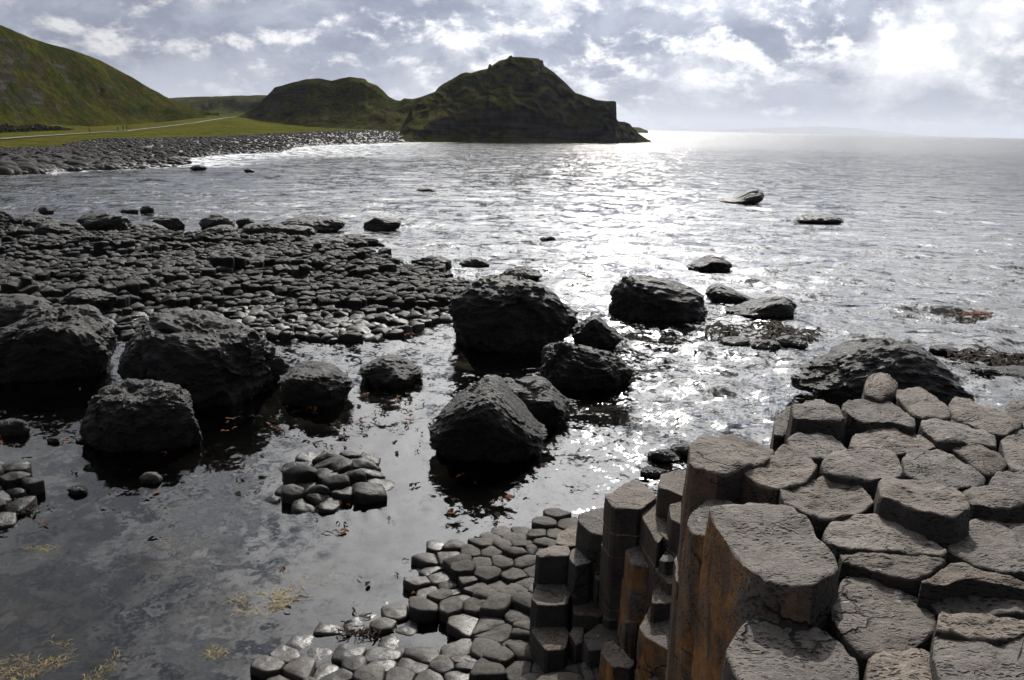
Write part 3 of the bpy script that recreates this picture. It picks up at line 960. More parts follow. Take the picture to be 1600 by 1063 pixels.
def stone_field(parent, name, outline, s, height, mat, jit, n, tops, sides, dome, bevel, gap, limit, rng, rough=0.012, keep=None, zb=-0.8, lean=0.05, drop=0.0, extra=0.0):
    """many worn column heads; the `limit` nearest the viewer are objects, the rest one mass"""
    seeds = hex_seeds(outline, s, jit, rng)
    seeds = [q for q in seeds if rng.random() > drop]
    seeds += [(q[0] + rng.uniform(-.5, .5) * s, q[1] + rng.uniform(-.5, .5) * s) for q in seeds if rng.random() < extra]
    cells = voronoi(seeds, s)
    items = []
    for p, poly in zip(seeds, cells):
        if len(poly) < 3 or not inside(p, outline):
            continue
        if keep and not keep(p):
            continue
        h = height(p)
        if h is None:
            continue
        items.append((p, inset(poly, gap * rng.uniform(0.6, 1.5)), h))
    items.sort(key=lambda it: math.hypot(it[0][0], it[0][1]))
    MV, MF = [], []
    for k, (p, poly, h) in enumerate(items):
        V, Fc, c = column_geo(poly, h, zb, n=n, tops=tops, sides=sides, dome=dome * rng.uniform(0.3, 1.3), bevel=bevel * rng.uniform(0.6, 1.4), rough=rough,
                              tilt=(rng.uniform(-lean, lean), rng.uniform(-lean, lean)), flare=0.004, seed=rng.uniform(0, 60), rnd=1, nfreq=4.0, chip=0.5)
        if k < limit:
            mesh_obj(name, V, Fc, mat, parent, c)
        else:
            o = len(MV)
            MV += [(x + c[0], y + c[1], z + c[2]) for x, y, z in V]
            MF += [tuple(i + o for i in f) for f in Fc]
    if MV:
        L = parent.location
        ob = mesh_obj(name + '_mass', [(x - L.x, y - L.y, z - L.z) for x, y, z in MV], MF, mat, parent, parent.location)
        ob['kind'] = 'stuff'
    return len(items)


rng = random.Random(11)
# wet pavement at the foot of the stair
pav_px = [(340, 1090), (400, 1045), (455, 1000), (500, 965), (540, 935), (580, 905), (612, 880), (635, 860), (690, 842), (760, 830), (830, 824), (880, 812), (915, 806), (940, 840), (930, 900), (900, 1100), (600, 1160), (340, 1160)]
pav_out = [tuple(gp(x, y, 0.1).xy) for x, y in pav_px]
pav_pool = [tuple(gp(x, y, 0.0).xy) for x, y in [(640, 985), (660, 980), (712, 987), (718, 1010), (690, 1028), (655, 1025)]]
stair_edge = [tuple(gp(x, y, 0.2).xy) for x, y in [(840, 900), (835, 1100)]]


def pav_h(p):
    # rises from the water line towards the stair
    q = gp(640, 960, 0)
    t = (p[0] - gp(600, 960, 0).x) / (gp(840, 960, 0).x - gp(600, 960, 0).x)
    h = -0.005 + 0.22 * max(t, -0.15) + 0.10 * fbm(p[0] * 0.9, p[1] * 0.9, 4.0, 3) + rng.uniform(-0.05, 0.06)
    if p[1] < gp(500, 1020, 0).y:
        h += 0.05
    if p[1] > gp(700, 855, 0).y:
        h -= 0.05
    if inside(p, pav_pool):
        h = -0.10 + rng.uniform(-0.05, 0.09)
    return h


pavement = empty('stone_pavement', (-1.0, 8.6, -0.8), 'wet pavement of flat hexagonal stones at the water edge, bottom centre', 'stone pavement')
print('pavement', stone_field(pavement, 'paving_stone', pav_out, 0.30, pav_h, M_PAVE, 0.27, 22, (0.35, 0.62, 0.8, 0.9), (0.04, 0.12, 0.3), 0.026, 0.022, 0.002, 300, rng, 0.018, None, -0.8, 0.09, 0.06, 0.06))

# the low causeway on the left
cau_px = [(-160, 336), (0, 340), (60, 347), (130, 353), (220, 354), (330, 358), (440, 357), (500, 368), (590, 384), (640, 396), (700, 412), (745, 428), (760, 445), (735, 470), (705, 500), (690, 518), (640, 527), (560, 530), (430, 522), (330, 512), (240, 520), (170, 515), (0, 500), (-200, 500)]
cau_out = [tuple(gp(x, y + (4 if i < 12 else 0), 0.55 if i < 8 else (0.4 if i < 13 else 0.2)).xy) for i, (x, y) in enumerate(cau_px)]
ledge = [tuple(gp(x, y, 0.7).xy) for x, y in [(-250, 455), (60, 452), (200, 445), (290, 425), (420, 405), (560, 420), (640, 440), (730, 440)]]
near = [tuple(gp(x, y, 0.1).xy) for x, y in [(-200, 500), (0, 505), (240, 520), (430, 522), (560, 530), (640, 527), (700, 510)]]


def cau_h(p):
    yl = interp(p[0], sorted(ledge))
    yn = interp(p[0], sorted(near))
    t = (p[1] - yl)
    n1 = fbm(p[0] * 0.35, p[1] * 0.35, 2.0, 4)
    if t > 0:
        h = 0.66 - 0.016 * t + 0.34 * n1
        h -= 0.45 * max(0.0, (p[0] + 9.0) / 9.0)
    else:
        u = (p[1] - yn) / max(1.0, yl - yn)
        step = math.floor(u * 3.0) / 3.0
        h = 0.08 + 0.48 * (0.5 * u + 0.5 * step) + 0.15 * n1
        h -= 0.15 * max(0.0, (p[0] + 9.0) / 9.0)
    if t > 7:
        h += 0.3 * noise.noise(Vector((p[0] * 0.45, p[1] * 0.45, 5)))
    h = 0.75 * (math.floor(h / 0.26) * 0.26 + 0.13) + 0.25 * h
    return h + rng.uniform(-0.07, 0.07) - (0.2 if rng.random() < 0.04 else 0.0)


causeway = empty('stone_causeway', (-11.0, 31.0, -0.8), 'low dark causeway of rounded column heads reaching into the sea at left', 'rock outcrop')
print('causeway', stone_field(causeway, 'column_head', cau_out, 0.36, cau_h, M_CAUSE, 0.34, 12, (0.45, 0.75, 0.9), (0.06, 0.2), 0.06, 0.035, 0.004, 300, rng, 0.05, None, -0.8, 0.20, 0.12, 0.14))

# two little heaps of column heads standing in the pool
def heap(name_px, label, hmax, s, seed):
    r2 = random.Random(seed)
    out = [tuple(gp(x, y, 0.1).xy) for x, y in name_px]
    cx, cy = np.mean(np.array(out), 0)
    e = empty('stone_heap', (cx, cy, -0.8), label, 'stone heap')
    rad = max(math.hypot(p[0] - cx, p[1] - cy) for p in out)

    def hh(p):
        d = math.hypot(p[0] - cx, p[1] - cy) / rad
        return -0.02 + hmax * (1 - d * d) + r2.uniform(-0.09, 0.09)
    stone_field(e, 'column_head', out, s, hh, M_CAUSE, 0.2, 24, (0.3, 0.55, 0.75, 0.9), (0.05, 0.14, 0.3), 0.07, 0.035, 0.006, 300, r2, 0.03, None, -0.8, 0.24, 0.12, 0.12)


heap([(412, 772), (425, 735), (450, 712), (500, 704), (560, 702), (606, 718), (606, 742), (590, 765), (540, 786), (490, 798), (440, 788)], 'small heap of rounded dark column heads alone in the pool', 0.17, 0.37, 5)
heap([(-90, 725), (0, 722), (45, 722), (64, 750), (55, 785), (30, 812), (-30, 825), (-90, 800)], 'heap of rounded stones cut by the left edge of the picture', 0.17, 0.38, 6)


# ------------------------------------------------------------------ boulders
ICO = {}


def ico(level):
    if level not in ICO:
        import bmesh
        bm = bmesh.new()
        bmesh.ops.create_icosphere(bm, subdivisions=level, radius=1.0)
        v = np.array([tuple(x.co) for x in bm.verts])
        f = [tuple(x.index for x in fc.verts) for fc in bm.faces]
        bm.free()
        ICO[level] = (v, f)
    return ICO[level]


def rock_verts(level, seed, facets=14, sharp=14.0, lump=0.10, grit=0.04, ridge=0.06):
    v, f = ico(level)
    r2 = np.random.RandomState(seed)
    nrm = r2.normal(size=(facets, 3))
    nrm /= np.linalg.norm(nrm, axis=1)[:, None]
    dist = r2.uniform(0.72, 1.0, facets)
    dots = np.maximum(v @ nrm.T, 0.02)
    rad = dist[None, :] / dots
    rad = np.minimum(rad, 3.0)
    rmin = (np.sum(rad ** (-sharp), axis=1) + 1.0) ** (-1.0 / sharp)
    o = v * rmin[:, None]
    out = np.empty_like(o)
    sd = seed * 3.7
    for i in range(len(o)):
        x, y, z = o[i]
        a = fbm(x * 1.4 + sd, y * 1.4, z * 1.4, 3)
        b = 0.5 - abs(noise.noise(Vector((x * 3.2 + sd, y * 3.2, z * 4.5)))) - 0.5 * abs(noise.noise(Vector((x * 7.5 + sd, y * 7.5, z * 9.0))))
        c = noise.multi_fractal(Vector((x * 8.0 + sd, y * 8.0, z * 8.0)), 0.8, 2.1, 4) - 1.0 if grit else 0.0
        fr_ = 0.0
        if grit:
            # broken faces: each cell of the rock is cut along a plane of its own
            for (fq, am) in ((1.7, 0.13), (4.2, 0.13), (9.5, 0.09)):
                q = Vector((x * fq + sd, y * fq + 0.3 * a, z * fq))
                dd, pp_ = noise.voronoi(q)
                nn = noise.cell_vector(pp_[0] * 3.1) - Vector((0.5, 0.5, 0.5))
                fr_ += am / fq * (q - pp_[0]).dot(nn) * 2.2
        e = noise.ridged_multi_fractal(Vector((x * 5.0 + sd, y * 5.0, z * 5.0)), 0.9, 2.2, 4, 0.9, 2.0) - 1.0 if grit else 0.0
        out[i] = o[i] * (1.0 + lump * a + ridge * b + fr_ + grit * (0.55 * c + 0.6 * e + 0.25 * noise.noise(Vector((x * 26, y * 26 + sd, z * 26)))))
    for k in range(3):
        lo, hi = np.percentile(out[:, k], 1.0), np.percentile(out[:, k], 99.0)
        out[:, k] = (out[:, k] - (lo + hi) / 2) / ((hi - lo) / 2)
    return out, f


def boulder(x0, x1, ytop, ybase, label, seed, level=5, depth=0.85, prof=None, name='boulder', cat='boulder', group=None, mat=None, zbase=0.0, sink=0.45, facets=14, grit=0.04, ridge=0.07):
    """a rock whose water line spans x0..x1 in the frame, with its top at ytop"""
    cx = (x0 + x1) / 2
    fr = gp(cx, ybase, zbase)
    w = gp(x1, ybase, zbase).x - gp(x0, ybase, zbase).x
    dist = fr.y
    w *= 1.0
    dep = w * depth
    cy = dist + dep * 0.42
    ym = (ytop + ybase) / 2
    X0, X1 = ad(x0, ym, cy).x, ad(x1, ym, cy).x
    w = X1 - X0
    top = ad(cx, ytop, cy + dep * 0.05)
    h = max(0.08, top.z - zbase)
    v, f = rock_verts(level, seed, facets, 14.0, 0.12, grit, ridge)
    z = v[:, 2]
    zz = np.where(z > -sink, (z + sink) / (1 + sink), (z + sink) / (1 - sink) * 0.7)
    zz = np.where(zz > 0, np.maximum(zz, 0) ** (0.78 if h > 0.32 * w else 1.35), zz)
    if prof:
        # lift or lower the upper half so that its outline follows the one seen
        nb = 24
        b = np.clip(((v[:, 0] + 1) / 2 * nb).astype(int), 0, nb - 1)
        mx = np.full(nb, 0.05)
        for i in range(nb):
            s = zz[b == i]
            if len(s):
                mx[i] = max(0.05, s.max())
        cen = (np.arange(nb) + 0.5) / nb * 2 - 1
        want = np.interp(cen, [p[0] for p in prof], [p[1] for p in prof])
        k = want / mx
        k = np.convolve(np.pad(k, 2, mode='edge'), np.ones(5) / 5, 'valid')
        k = np.clip(k, 0.2, 2.2)
        kk = np.interp(v[:, 0], cen, k)
        zz = np.where(zz > 0, zz * kk, zz)
    P = np.stack([v[:, 0] * w / 2, v[:, 1] * dep / 2, np.where(zz > 0, zz * h, zz * max(h, 0.5) * 0.9)], -1)
    o = mesh_obj(name, P, f, mat or M_BOULDER, None, ((X0 + X1) / 2, cy, zbase), smooth=(mat is not None))
    tag(o, label, cat, group)
    return o


boulder(190, 428, 484, 634, 'largest black boulder standing in the pool at left', 1, 6, 0.8, [(-1, .55), (-.85, .72), (-.5, 1.0), (0, .97), (.5, .86), (.85, .72), (1, .5)], grit=0.05)
boulder(-70, 172, 474, 596, 'rugged black boulder cut by the left edge of the picture', 2, 6, 0.7, [(-1, .45), (-.5, .6), (-.1, .75), (.3, 1.0), (.75, .95), (1, .55)], grit=0.05)
boulder(-60, 92, 460, 530, 'dark boulder behind the rugged one at the left edge', 3, 5, 0.7)
boulder(137, 310, 594, 706, 'paler pitted boulder in front of the largest boulder', 4, 6, 0.8, [(-1, .6), (-.7, .9), (-.2, 1.0), (.4, .95), (.8, .8), (1, .5)], grit=0.06)
boulder(440, 547, 567, 634, 'rounded black boulder right of the largest boulder in the pool', 5, 5, 0.85, [(-1, .55), (-.6, .95), (0, 1), (.5, .92), (1, .5)])
boulder(562, 658, 557, 606, 'small low boulder standing alone in the calm pool', 6, 5, 0.85, [(-1, .5), (-.4, 1), (.3, .95), (1, .5)])
boulder(765, 889, 587, 668, 'boulder leaning behind the dark peaked one near the centre', 8, 5, 0.8, [(-1, .7), (-.6, .95), (-.1, .9), (.35, 1.0), (.8, .6), (1, .4)])
boulder(677, 852, 588, 722, 'dark peaked boulder in front of another near the centre', 7, 6, 0.8, [(-1, .4), (-.6, .75), (-.1, .95), (.1, 1.0), (.5, .65), (.8, .4), (1, .2)], grit=0.05)
boulder(848, 990, 530, 610, 'knobbly boulder below the big one at the causeway tip', 9, 6, 0.8, [(-1, .7), (-.7, 1.0), (-.3, .95), (.2, .85), (.6, .7), (1, .3)], grit=0.07)
boulder(894, 971, 489, 540, 'small pointed boulder between two larger ones', 10, 5, 0.8, [(-1, .45), (-.5, .8), (-.05, 1.0), (.3, .7), (.7, .45), (1, .3)])
boulder(707, 896, 428, 548, 'large rough boulder at the tip of the causeway', 11, 6, 0.75, [(-1, .6), (-.8, .9), (-.3, 1.0), (.3, .95), (.7, .75), (1, .45)], grit=0.05)
boulder(956, 1107, 432, 500, 'broad smooth black boulder in the glittering water', 12, 5, 0.75, [(-1, .75), (-.7, 1.0), (-.1, 1.0), (.4, .85), (.8, .65), (1, .4)], grit=0.02, ridge=0.10)
boulder(1074, 1142, 398, 425, 'small black rock behind the broad smooth boulder', 13, 5, 0.8, [(-1, .25), (-.4, .6), (0, 1.0), (.5, .9), (1, .5)])
boulder(1103, 1180, 444, 476, 'low slanting rock right of the broad smooth boulder', 14, 5, 0.8, [(-1, .7), (-.6, 1.0), (0, .8), (.5, .45), (1, .2)])
boulder(1138, 1238, 462, 497, 'flat topped rock sloping up to the right', 15, 5, 0.7, [(-1, .2), (-.3, .6), (.3, .9), (.8, 1.0), (1, .7)], grit=0.02)
boulder(1126, 1191, 295, 319, 'lone rock far out in the bright water', 16, 5, 0.7, [(-1, .15), (-.4, .3), (.1, .7), (.5, 1.0), (.9, .95), (1, .7)])
boulder(1252, 1500, 526, 652, 'huge dark boulder rising behind the high columns at right', 17, 6, 0.75, [(-1, .35), (-.75, .6), (-.4, .88), (0, 1.0), (.4, .93), (.75, .68), (1, .35)], grit=0.05, ridge=0.05)
# rocks along the far side of the causeway
FAR_ROCKS = [
    (60, 83, 322, 334, 'tiny rock in the water beyond the left end of the causeway'),
    (120, 203, 332, 362, 'square shouldered boulder on the far edge of the causeway at left'),
    (188, 216, 325, 335, 'leftmost of two small rocks awash behind the causeway'),
    (218, 240, 321, 333, 'small pointed rock awash behind the causeway'),
    (238, 286, 338, 357, 'mound shaped rock behind the causeway left of the pale topped one'),
    (312, 366, 335, 359, 'wet rock with a glinting top behind the causeway'),
    (370, 398, 340, 356, 'small wet rock beside the glinting one behind the causeway'),
    (436, 536, 337, 362, 'long black rock with a wet tail on the seaward side'),
    (437, 492, 352, 372, 'rock in front of the long black one'),
    (569, 626, 340, 362, 'rounded rock washed by the sea beyond the long black one'),
    (526, 598, 366, 384, 'flat dark slab at the seaward edge of the causeway'),
    (718, 764, 402, 418, 'low rock awash above the large boulder at the causeway tip'),
    (784, 846, 417, 438, 'weed covered rock awash behind the large boulder'),
    (20, 100, 335, 362, 'rough rock on the far edge of the causeway near the left border'),
    (-60, 40, 330, 364, 'rough rock on the far causeway edge cut by the left border'),
    (205, 260, 348, 368, 'squat rock among the far stones of the causeway'),
    (376, 452, 348, 372, 'jagged rock mass on the far rim of the causeway'),
    (655, 705, 400, 424, 'dark rock on the rim where the causeway narrows'),
    (652, 692, 293, 300, 'thin rock barely breaking the water in the middle of the bay'),
    (843, 868, 369, 376, 'tiny reddish weed covered rock in the glitter'),
    (1242, 1318, 335, 349, 'flat rock awash below the lone far rock'),
    (1450, 1494, 540, 553, 'small rock awash beyond the huge boulder'),
    (1490, 1560, 570, 586, 'low wave washed rock right of the huge boulder'),
    (1548, 1640, 574, 590, 'low wave washed rock at the right border'),
    (1122, 1176, 527, 546, 'black rock at the left end of the weedy reef'),
    (1168, 1222, 530, 550, 'black rock in the middle of the weedy reef'),
    (1214, 1262, 524, 542, 'black rock at the right end of the weedy reef'),
    (0, 44, 654, 682, 'low flat rock in the pool at the left border'),
    (74, 93, 683, 694, 'fist sized stone in the pool near the left border'),
    (118, 137, 684, 694, 'small stone touching the paler pitted boulder'),
    (221, 252, 738, 756, 'pale rounded stone below the paler pitted boulder'),
    (106, 136, 760, 774, 'grey stone just under the water near the left heap'),
    (1012, 1062, 702, 722, 'smooth dark rock in the water behind the stair'),
    (1046, 1084, 694, 716, 'wet broken rock behind the tall corner column'),
    (1000, 1040, 730, 748, 'half sunken rock behind the top of the stair'),
]
for i, (a, b, t, base, lab) in enumerate(FAR_ROCKS):
    big = (b - a) > 60
    boulder(a, b, t, base, lab, 30 + i, 5 if big else 4, 0.7, None, 'rock', 'rock', 'lesser rocks round the bay', M_PAVE if 'pale rounded' in lab else None, facets=12)
for i, (a, b, t, base, lab) in enumerate([(258, 300, 245, 256, 'pair of wave splashed rocks off the beach end'), (296, 322, 258, 266, 'rock in the surf off the beach end'), (380, 398, 264, 269, 'small black rock in the bay below the surf')]):
    boulder(a, b, t, base, lab, 90 + i, 4, 0.7, None, 'rock', 'rock', 'lesser rocks round the bay', None, facets=12)

for i, (a, b, t, base, zb_, lab) in enumerate([
        (318, 372, 352, 376, 0.35, 'broken dark rock on the far half of the causeway'),
        (478, 540, 372, 398, 0.3, 'dark ledge of broken rock on the causeway below the flat slab'),
        (60, 128, 348, 376, 0.35, 'dark ledge of broken rock near the left end of the causeway'),
        (100, 178, 452, 486, 0.25, 'dark rock on the near edge of the causeway behind the rugged boulder')]):
    boulder(a, b, t, base, lab, 120 + i, 5, 0.8, None, 'rock', 'rock', 'rocks lying on the causeway', None, zbase=zb_, facets=12)

# ------------------------------------------------------------------ the boulder beach
r2 = np.random.RandomState(21)
variants = []
for k in range(8):
    v, f = rock_verts(2, 200 + k, 10, 7.0, 0.15, 0.0, 0.08)
    v = v * np.array([1.0, 0.85, 0.7])
    me = bpy.data.meshes.new('stone')
    me.from_pydata([tuple(p) for p in v], [], f)
    me.polygons.foreach_set('use_smooth', [True] * len(me.polygons))
    me.materials.append(M_BEACH)
    variants.append((me, v, f))
cand = []


def beach_pt(px, s):
    w = gp(px, interp(px, WATERLINE), 0)
    d1, z1 = tri(px, CREST)
    d = w.y + (d1 - w.y) * s
    z = (z1 + 0.15) * (1 - (1 - min(s, 1)) ** 1.6) if s > 0 else s * 3.0
    return xd(px, d), d, z


for i in range(7000):
    u = r2.uniform(0, 1)
    px = -60 + 720 * u
    s = r2.uniform(-0.05, 1.0) ** 1.0
    if s < 0:
        s = -0.03
    x, y, z = beach_pt(px, s)
    near_left = max(0.0, 1 - max(px, 0) / 320.0)
    size = r2.uniform(0.16, 0.42) * (1 + 1.0 * near_left * max(0, 0.6 - s) * 1.9)
    if r2.uniform() < 0.10 and s < 0.5:
        size *= 1.6
    cand.append((size * F / y, x, y, z, size))
cand.sort(key=lambda t: -t[0])
MV, MF = [], []
for k, (a, x, y, z, size) in enumerate(cand):
    me, v, f = variants[k % 8]
    ang = r2.uniform(0, 6.28)
    sc = size * np.array([r2.uniform(0.85, 1.3), r2.uniform(0.8, 1.1), r2.uniform(0.7, 1.1)])
    if k < 300:
        o = link('stone', me, beach, (x, y, z + 0.1 * size))
        o.rotation_euler = (r2.uniform(-0.3, 0.3), r2.uniform(-0.3, 0.3), ang)
        o.scale = tuple(sc)
    else:
        v1, f1 = variants[k % 8][1:]
        ca, sa = math.cos(ang), math.sin(ang)
        w_ = v1 * sc
        q = np.stack([w_[:, 0] * ca - w_[:, 1] * sa + x, w_[:, 0] * sa + w_[:, 1] * ca + y, w_[:, 2] + z + 0.1 * size], -1)
        o0 = len(MV)
        MV += [tuple(p) for p in q]
        MF += [tuple(i + o0 for i in fc) for fc in f1]
o = mesh_obj('stone_mass', MV, MF, M_BEACH, beach)
o['kind'] = 'stuff'

# ------------------------------------------------------------------ people on the path
M_CLOTH = plain_material('dark_clothing', (0.03, 0.03, 0.035), 0.9, 0.3, 3.0)


def person(px, label, h=1.7, stride=0.25, seed=0, side=0.0):
    x, y, z = meadow_pt(px, 0.5)
    y += side
    J = [(0, 0, .53), (0, 0, .62), (0, 0, .72), (0, 0, .81), (0, 0, .86), (0, .01, .90), (0, .01, .97),
         (.055, stride * .2, .50), (.06, stride * .35, .28), (.06, stride * .5 - .03, .03), (.06, stride * .5 + .07, .015),
         (-.055, -stride * .2, .50), (-.06, -stride * .25, .28), (-.06, -stride * .6, .04), (-.06, -stride * .6 + .09, .015),
         (.10, 0, .80), (.135, -.02, .64), (.13, .05, .51), (-.10, 0, .80), (-.135, .02, .64), (-.13, .06, .51)]
    E = [(0, 1), (1, 2), (2, 3), (3, 4), (4, 5), (5, 6), (0, 7), (7, 8), (8, 9), (9, 10), (0, 11), (11, 12), (12, 13), (13, 14), (3, 15), (15, 16), (16, 17), (3, 18), (18, 19), (19, 20)]
    rad = [.075, .075, .085, .07, .032, .05, .045, .052, .038, .026, .02, .052, .038, .026, .02, .04, .03, .02, .04, .03, .02]
    me = bpy.data.meshes.new('person')
    me.from_pydata([(a * h, b * h, c * h) for a, b, c in J], E, [])
    me.materials.append(M_CLOTH)
    ob = link('person', me, None, (x, y, z + 0.22))
    md = ob.modifiers.new('Skin', 'SKIN')
    for i, sv in enumerate(me.skin_vertices[0].data):
        sv.radius = (rad[i] * h, rad[i] * h * 0.8)
    me.skin_vertices[0].data[0].use_root = True
    sb = ob.modifiers.new('Subdivision', 'SUBSURF')
    sb.levels = sb.render_levels = 1
    ob.rotation_euler = (0, 0, R(-60 + seed * 35))
    tag(ob, label, 'person', 'walkers on the far path')


person(138, 'walker in dark clothes alone on the path at left', 1.65, 0.25, 0)
person(183, 'leftmost of three walkers close together on the path', 1.6, 0.2, 1)
person(191, 'middle one of three walkers close together on the path', 1.75, 0.28, 2)
person(197, 'rightmost of three walkers close together on the path', 1.7, 0.25, 3)

# dark thicket at the foot of the left hill
r3 = np.random.RandomState(5)
TV, TF = [], []
M_SCRUB = plain_material('dark_scrub', (0.050, 0.043, 0.020), 0.9, 0.5, 1.5, 0.1)
for i in range(9000):
    px = r3.uniform(-200, 118)
    t = (px + 200) / 318
    d = interp(px, [(-200, 205), (0, 240), (118, 300)]) + r3.uniform(-4, 8)
    hmax = 2.4 * (1 - max(0, (px - 60) / 58) ** 2 * 0.9) * (0.75 + 0.35 * noise.noise(Vector((px * 0.06, 0, 0))))
    x = xd(px, d)
    z = 1.2 + hmax * r3.uniform(0, 1) ** 0.7
    s = r3.uniform(0.25, 0.6)
    n_ = r3.normal(size=3); n_ /= np.linalg.norm(n_)
    a_ = np.cross(n_, [0, 0, 1]); a_ /= np.linalg.norm(a_) + 1e-6
    b_ = np.cross(n_, a_)
    o0 = len(TV)
    for (p, q) in ((-1, -.5), (0, -.9), (1, .4), (0, 1)):
        TV.append(tuple(np.array([x, d, z]) + a_ * p * s * 0.6 + b_ * q * s * 0.6))
    TF.append((o0, o0 + 1, o0 + 2, o0 + 3))
o = mesh_obj('thicket', TV, TF, M_SCRUB, None, (0, 0, 0), False)
tag(o, 'dark band of low scrub at the foot of the left hill', 'thicket')
o['kind'] = 'stuff'

# ------------------------------------------------------------------ seaweed
M_KELP = plain_material('rusty_kelp', (0.085, 0.030, 0.009), 0.8, 0.5, 9.0, 0.1)
M_KELPD = plain_material('dark_kelp', (0.016, 0.010, 0.006), 0.9, 0.5, 9.0, 0.08)
M_WEED = plain_material('pale_olive_weed', (0.22, 0.165, 0.06), 0.8, 0.5, 14.0, 0.2)


def frond(V, Fc, x, y, z, ang, L, w, r_, arch=0.03):
    """one curled strap of weed"""
    o0 = len(V)
    n = 5
    cur = r_.uniform(-2.4, 2.4)
    px, py = x, y
    for i in range(n + 1):
        t = i / n
        a = ang + cur * t
        if i:
            px += math.cos(a) * L / n
            py += math.sin(a) * L / n
        ww = w * math.sin(math.pi * (0.12 + 0.8 * t)) * r_.uniform(0.8, 1.2)
        zz = z + arch * math.sin(math.pi * t) * r_.uniform(0.2, 1.2)
        V.append((px - math.sin(a) * ww, py + math.cos(a) * ww, zz))
        V.append((px + math.sin(a) * ww, py - math.cos(a) * ww, zz + w * r_.uniform(-0.4, 0.6)))
        if i:
            k = o0 + 2 * i
            Fc.append((k - 2, k - 1, k + 1, k))


r4 = np.random.RandomState(8)
# scraps adrift over the pool and off the rocks
V1, F1, V2, F2 = [], [], [], []
spots = []
for (x0, x1, y0, y1, n) in ((430, 690, 545, 700, 60), (350, 700, 640, 720, 30), (150, 430, 640, 780, 22), (600, 860, 680, 880, 22), (480, 560, 780, 840, 10), (0, 150, 640, 830, 14), (980, 1220, 560, 700, 16), (1080, 1280, 490, 560, 26), (560, 760, 300, 420, 14), (900, 1400, 330, 600, 26), (440, 640, 500, 535, 40), (60, 190, 520, 640, 14), (1280, 1600, 440, 620, 12), (430, 760, 860, 1000, 12)):
    for _ in range(n):
        spots.append((r4.uniform(x0, x1), r4.uniform(y0, y1)))
for (px, py) in spots:
    p = gp(px, py, 0)
    sz = r4.uniform(0.03, 0.10) * (1 + 0.03 * p.y)
    dark = r4.uniform() < 0.5
    for _ in range(r4.randint(1, 4)):
        frond(V2 if dark else V1, F2 if dark else F1, p.x + r4.normal(0, sz * .4), p.y + r4.normal(0, sz * .4), 0.012, r4.uniform(0, 6.28), sz * r4.uniform(.7, 1.6), sz * r4.uniform(.12, .3), r4, 0.03)
o = mesh_obj('floating_seaweed', V1, F1, M_KELP)
o['kind'] = 'stuff'; tag(o, 'rust coloured scraps of kelp adrift on the water', 'seaweed')
o = mesh_obj('floating_seaweed', V2, F2, M_KELPD)
o['kind'] = 'stuff'; tag(o, 'blackish scraps of weed adrift on the water', 'seaweed')


def weed_patch(name, px, py, rx, ry, n, label, mat, L=0.16, w=0.003, z=-0.02, group=None, arch=0.02, cat='seaweed'):
    c = gp(px, py, 0)
    sx_ = abs(gp(px + rx, py, 0).x - c.x)
    sy_ = abs(gp(px, py - ry, 0).y - c.y)
    V, Fc = [], []
    swirl = r4.uniform(0, 6.28)
    for _ in range(int(n * (3.5 if mat is M_WEED else 1.0))):
        a = r4.uniform(0, 6.28); q = math.sqrt(r4.uniform(0, 1))
        x, y = math.cos(a) * q * sx_, math.sin(a) * q * sy_
        if noise.noise(Vector((x * 2.2 + px, y * 2.2, 0))) < -0.08:
            continue
        ang = swirl + 2.5 * noise.noise(Vector((x * 1.1 + px, y * 1.1, 3))) + r4.normal(0, 0.35)
        frond(V, Fc, x, y, z + r4.uniform(-0.05, 0.012), ang, L * r4.uniform(.6, 1.5), w * r4.uniform(.6, 1.5), r4, arch)
    o = mesh_obj(name, V, Fc, mat, None, (c.x, c.y, 0))
    tag(o, label, cat, group)
    return o


G = 'pale weed lying in the pool'
weed_patch('seaweed_patch', 270, 862, 56, 34, 420, 'largest pale tangle of olive weed in the middle of the pool', M_WEED, group=G)
weed_patch('seaweed_patch', 420, 925, 50, 32, 260, 'loose pale weed between the pool and the pavement', M_WEED, group=G)
weed_patch('seaweed_patch', 490, 888, 32, 22, 120, 'small ring of pale weed nearest the pavement', M_WEED, group=G)
weed_patch('seaweed_patch', 45, 1030, 60, 34, 420, 'olive weed in the bottom left corner of the pool', M_WEED, L=0.12, w=0.0022, z=-0.028, group=G)
weed_patch('seaweed_patch', 155, 1045, 24, 26, 130, 'small olive tuft at the bottom edge of the pool', M_WEED, L=0.12, w=0.0022, z=-0.028, group=G)
weed_patch('seaweed_patch', 70, 858, 34, 10, 90, 'thin streak of pale weed near the left border', M_WEED, L=0.12, w=0.0022, z=-0.028, group=G)
weed_patch('seaweed_patch', 250, 797, 30, 8, 70, 'faint weed streak above the largest pale tangle', M_WEED, L=0.12, w=0.0022, z=-0.028, group=G)
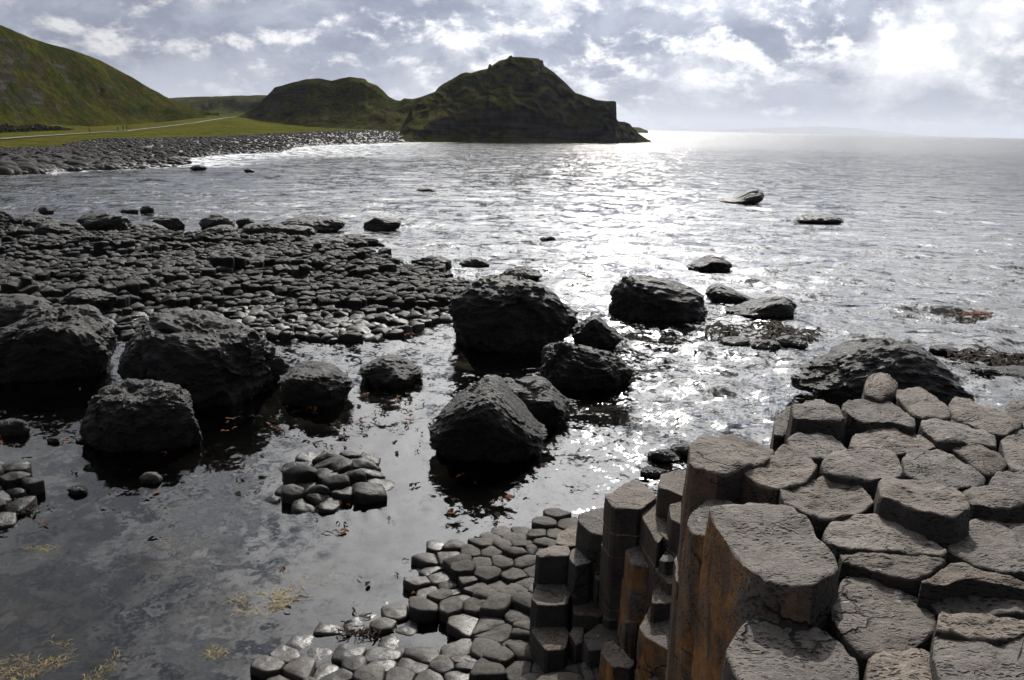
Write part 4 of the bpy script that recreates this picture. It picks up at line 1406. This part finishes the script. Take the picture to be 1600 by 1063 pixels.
weed_patch('seaweed_patch', 325, 1025, 22, 14, 70, 'small pale tuft left of the pavement', M_WEED, L=0.12, w=0.0022, z=-0.028, group=G)
G = 'kelp clumps in the open water'
weed_patch('kelp_clump', 1510, 489, 26, 5, 60, 'rusty kelp clump floating in open water at right', M_KELP, 0.45, 0.035, 0.02, G, 0.06)
weed_patch('kelp_clump', 1200, 518, 90, 12, 260, 'dark kelp lying over the weedy reef', M_KELPD, 0.5, 0.05, 0.03, G, 0.10)
weed_patch('kelp_clump', 1092, 603, 16, 5, 30, 'small dark kelp clump off the high columns', M_KELPD, 0.25, 0.04, 0.02, G, 0.08)
weed_patch('kelp_clump', 1540, 560, 60, 14, 160, 'kelp washed over the low rocks at the right border', M_KELPD, 0.5, 0.05, 0.03, G, 0.10)
weed_patch('kelp_clump', 540, 523, 120, 7, 160, 'weed line along the near edge of the causeway', M_KELP, 0.3, 0.03, 0.03, G, 0.05)
weed_patch('kelp_clump', 40, 800, 40, 14, 120, 'dark weed caught below the left stone heap', M_KELPD, 0.22, 0.02, 0.03, G, 0.05)
weed_patch('kelp_clump', 570, 990, 30, 10, 70, 'dark weed caught among the paving stones', M_KELPD, 0.14, 0.008, 0.03, G, 0.03)

# ------------------------------------------------------------------ air
HAZE = 0.000035
hv = [(-37000, -400, -8), (37000, -400, -8), (37000, 37000, -8), (-37000, 37000, -8), (-37000, -400, 460), (37000, -400, 460), (37000, 37000, 460), (-37000, 37000, 460)]
hf = [(0, 3, 2, 1), (4, 5, 6, 7), (0, 1, 5, 4), (1, 2, 6, 5), (2, 3, 7, 6), (3, 0, 4, 7)]
mt, g = material('sea_haze')
vol = g.n('ShaderNodeVolumePrincipled', None, Color=(0.64, 0.68, 0.77), Density=HAZE, Anisotropy=0.3)
g.n('ShaderNodeOutputMaterial', None, Volume=vol.outputs[0])
hz_ob = mesh_obj('haze', hv, hf, mt, smooth=False)
hz_ob['kind'] = 'stuff'
hz_ob['label'] = 'thin sea haze filling the air over the bay'
hz_ob['category'] = 'haze'
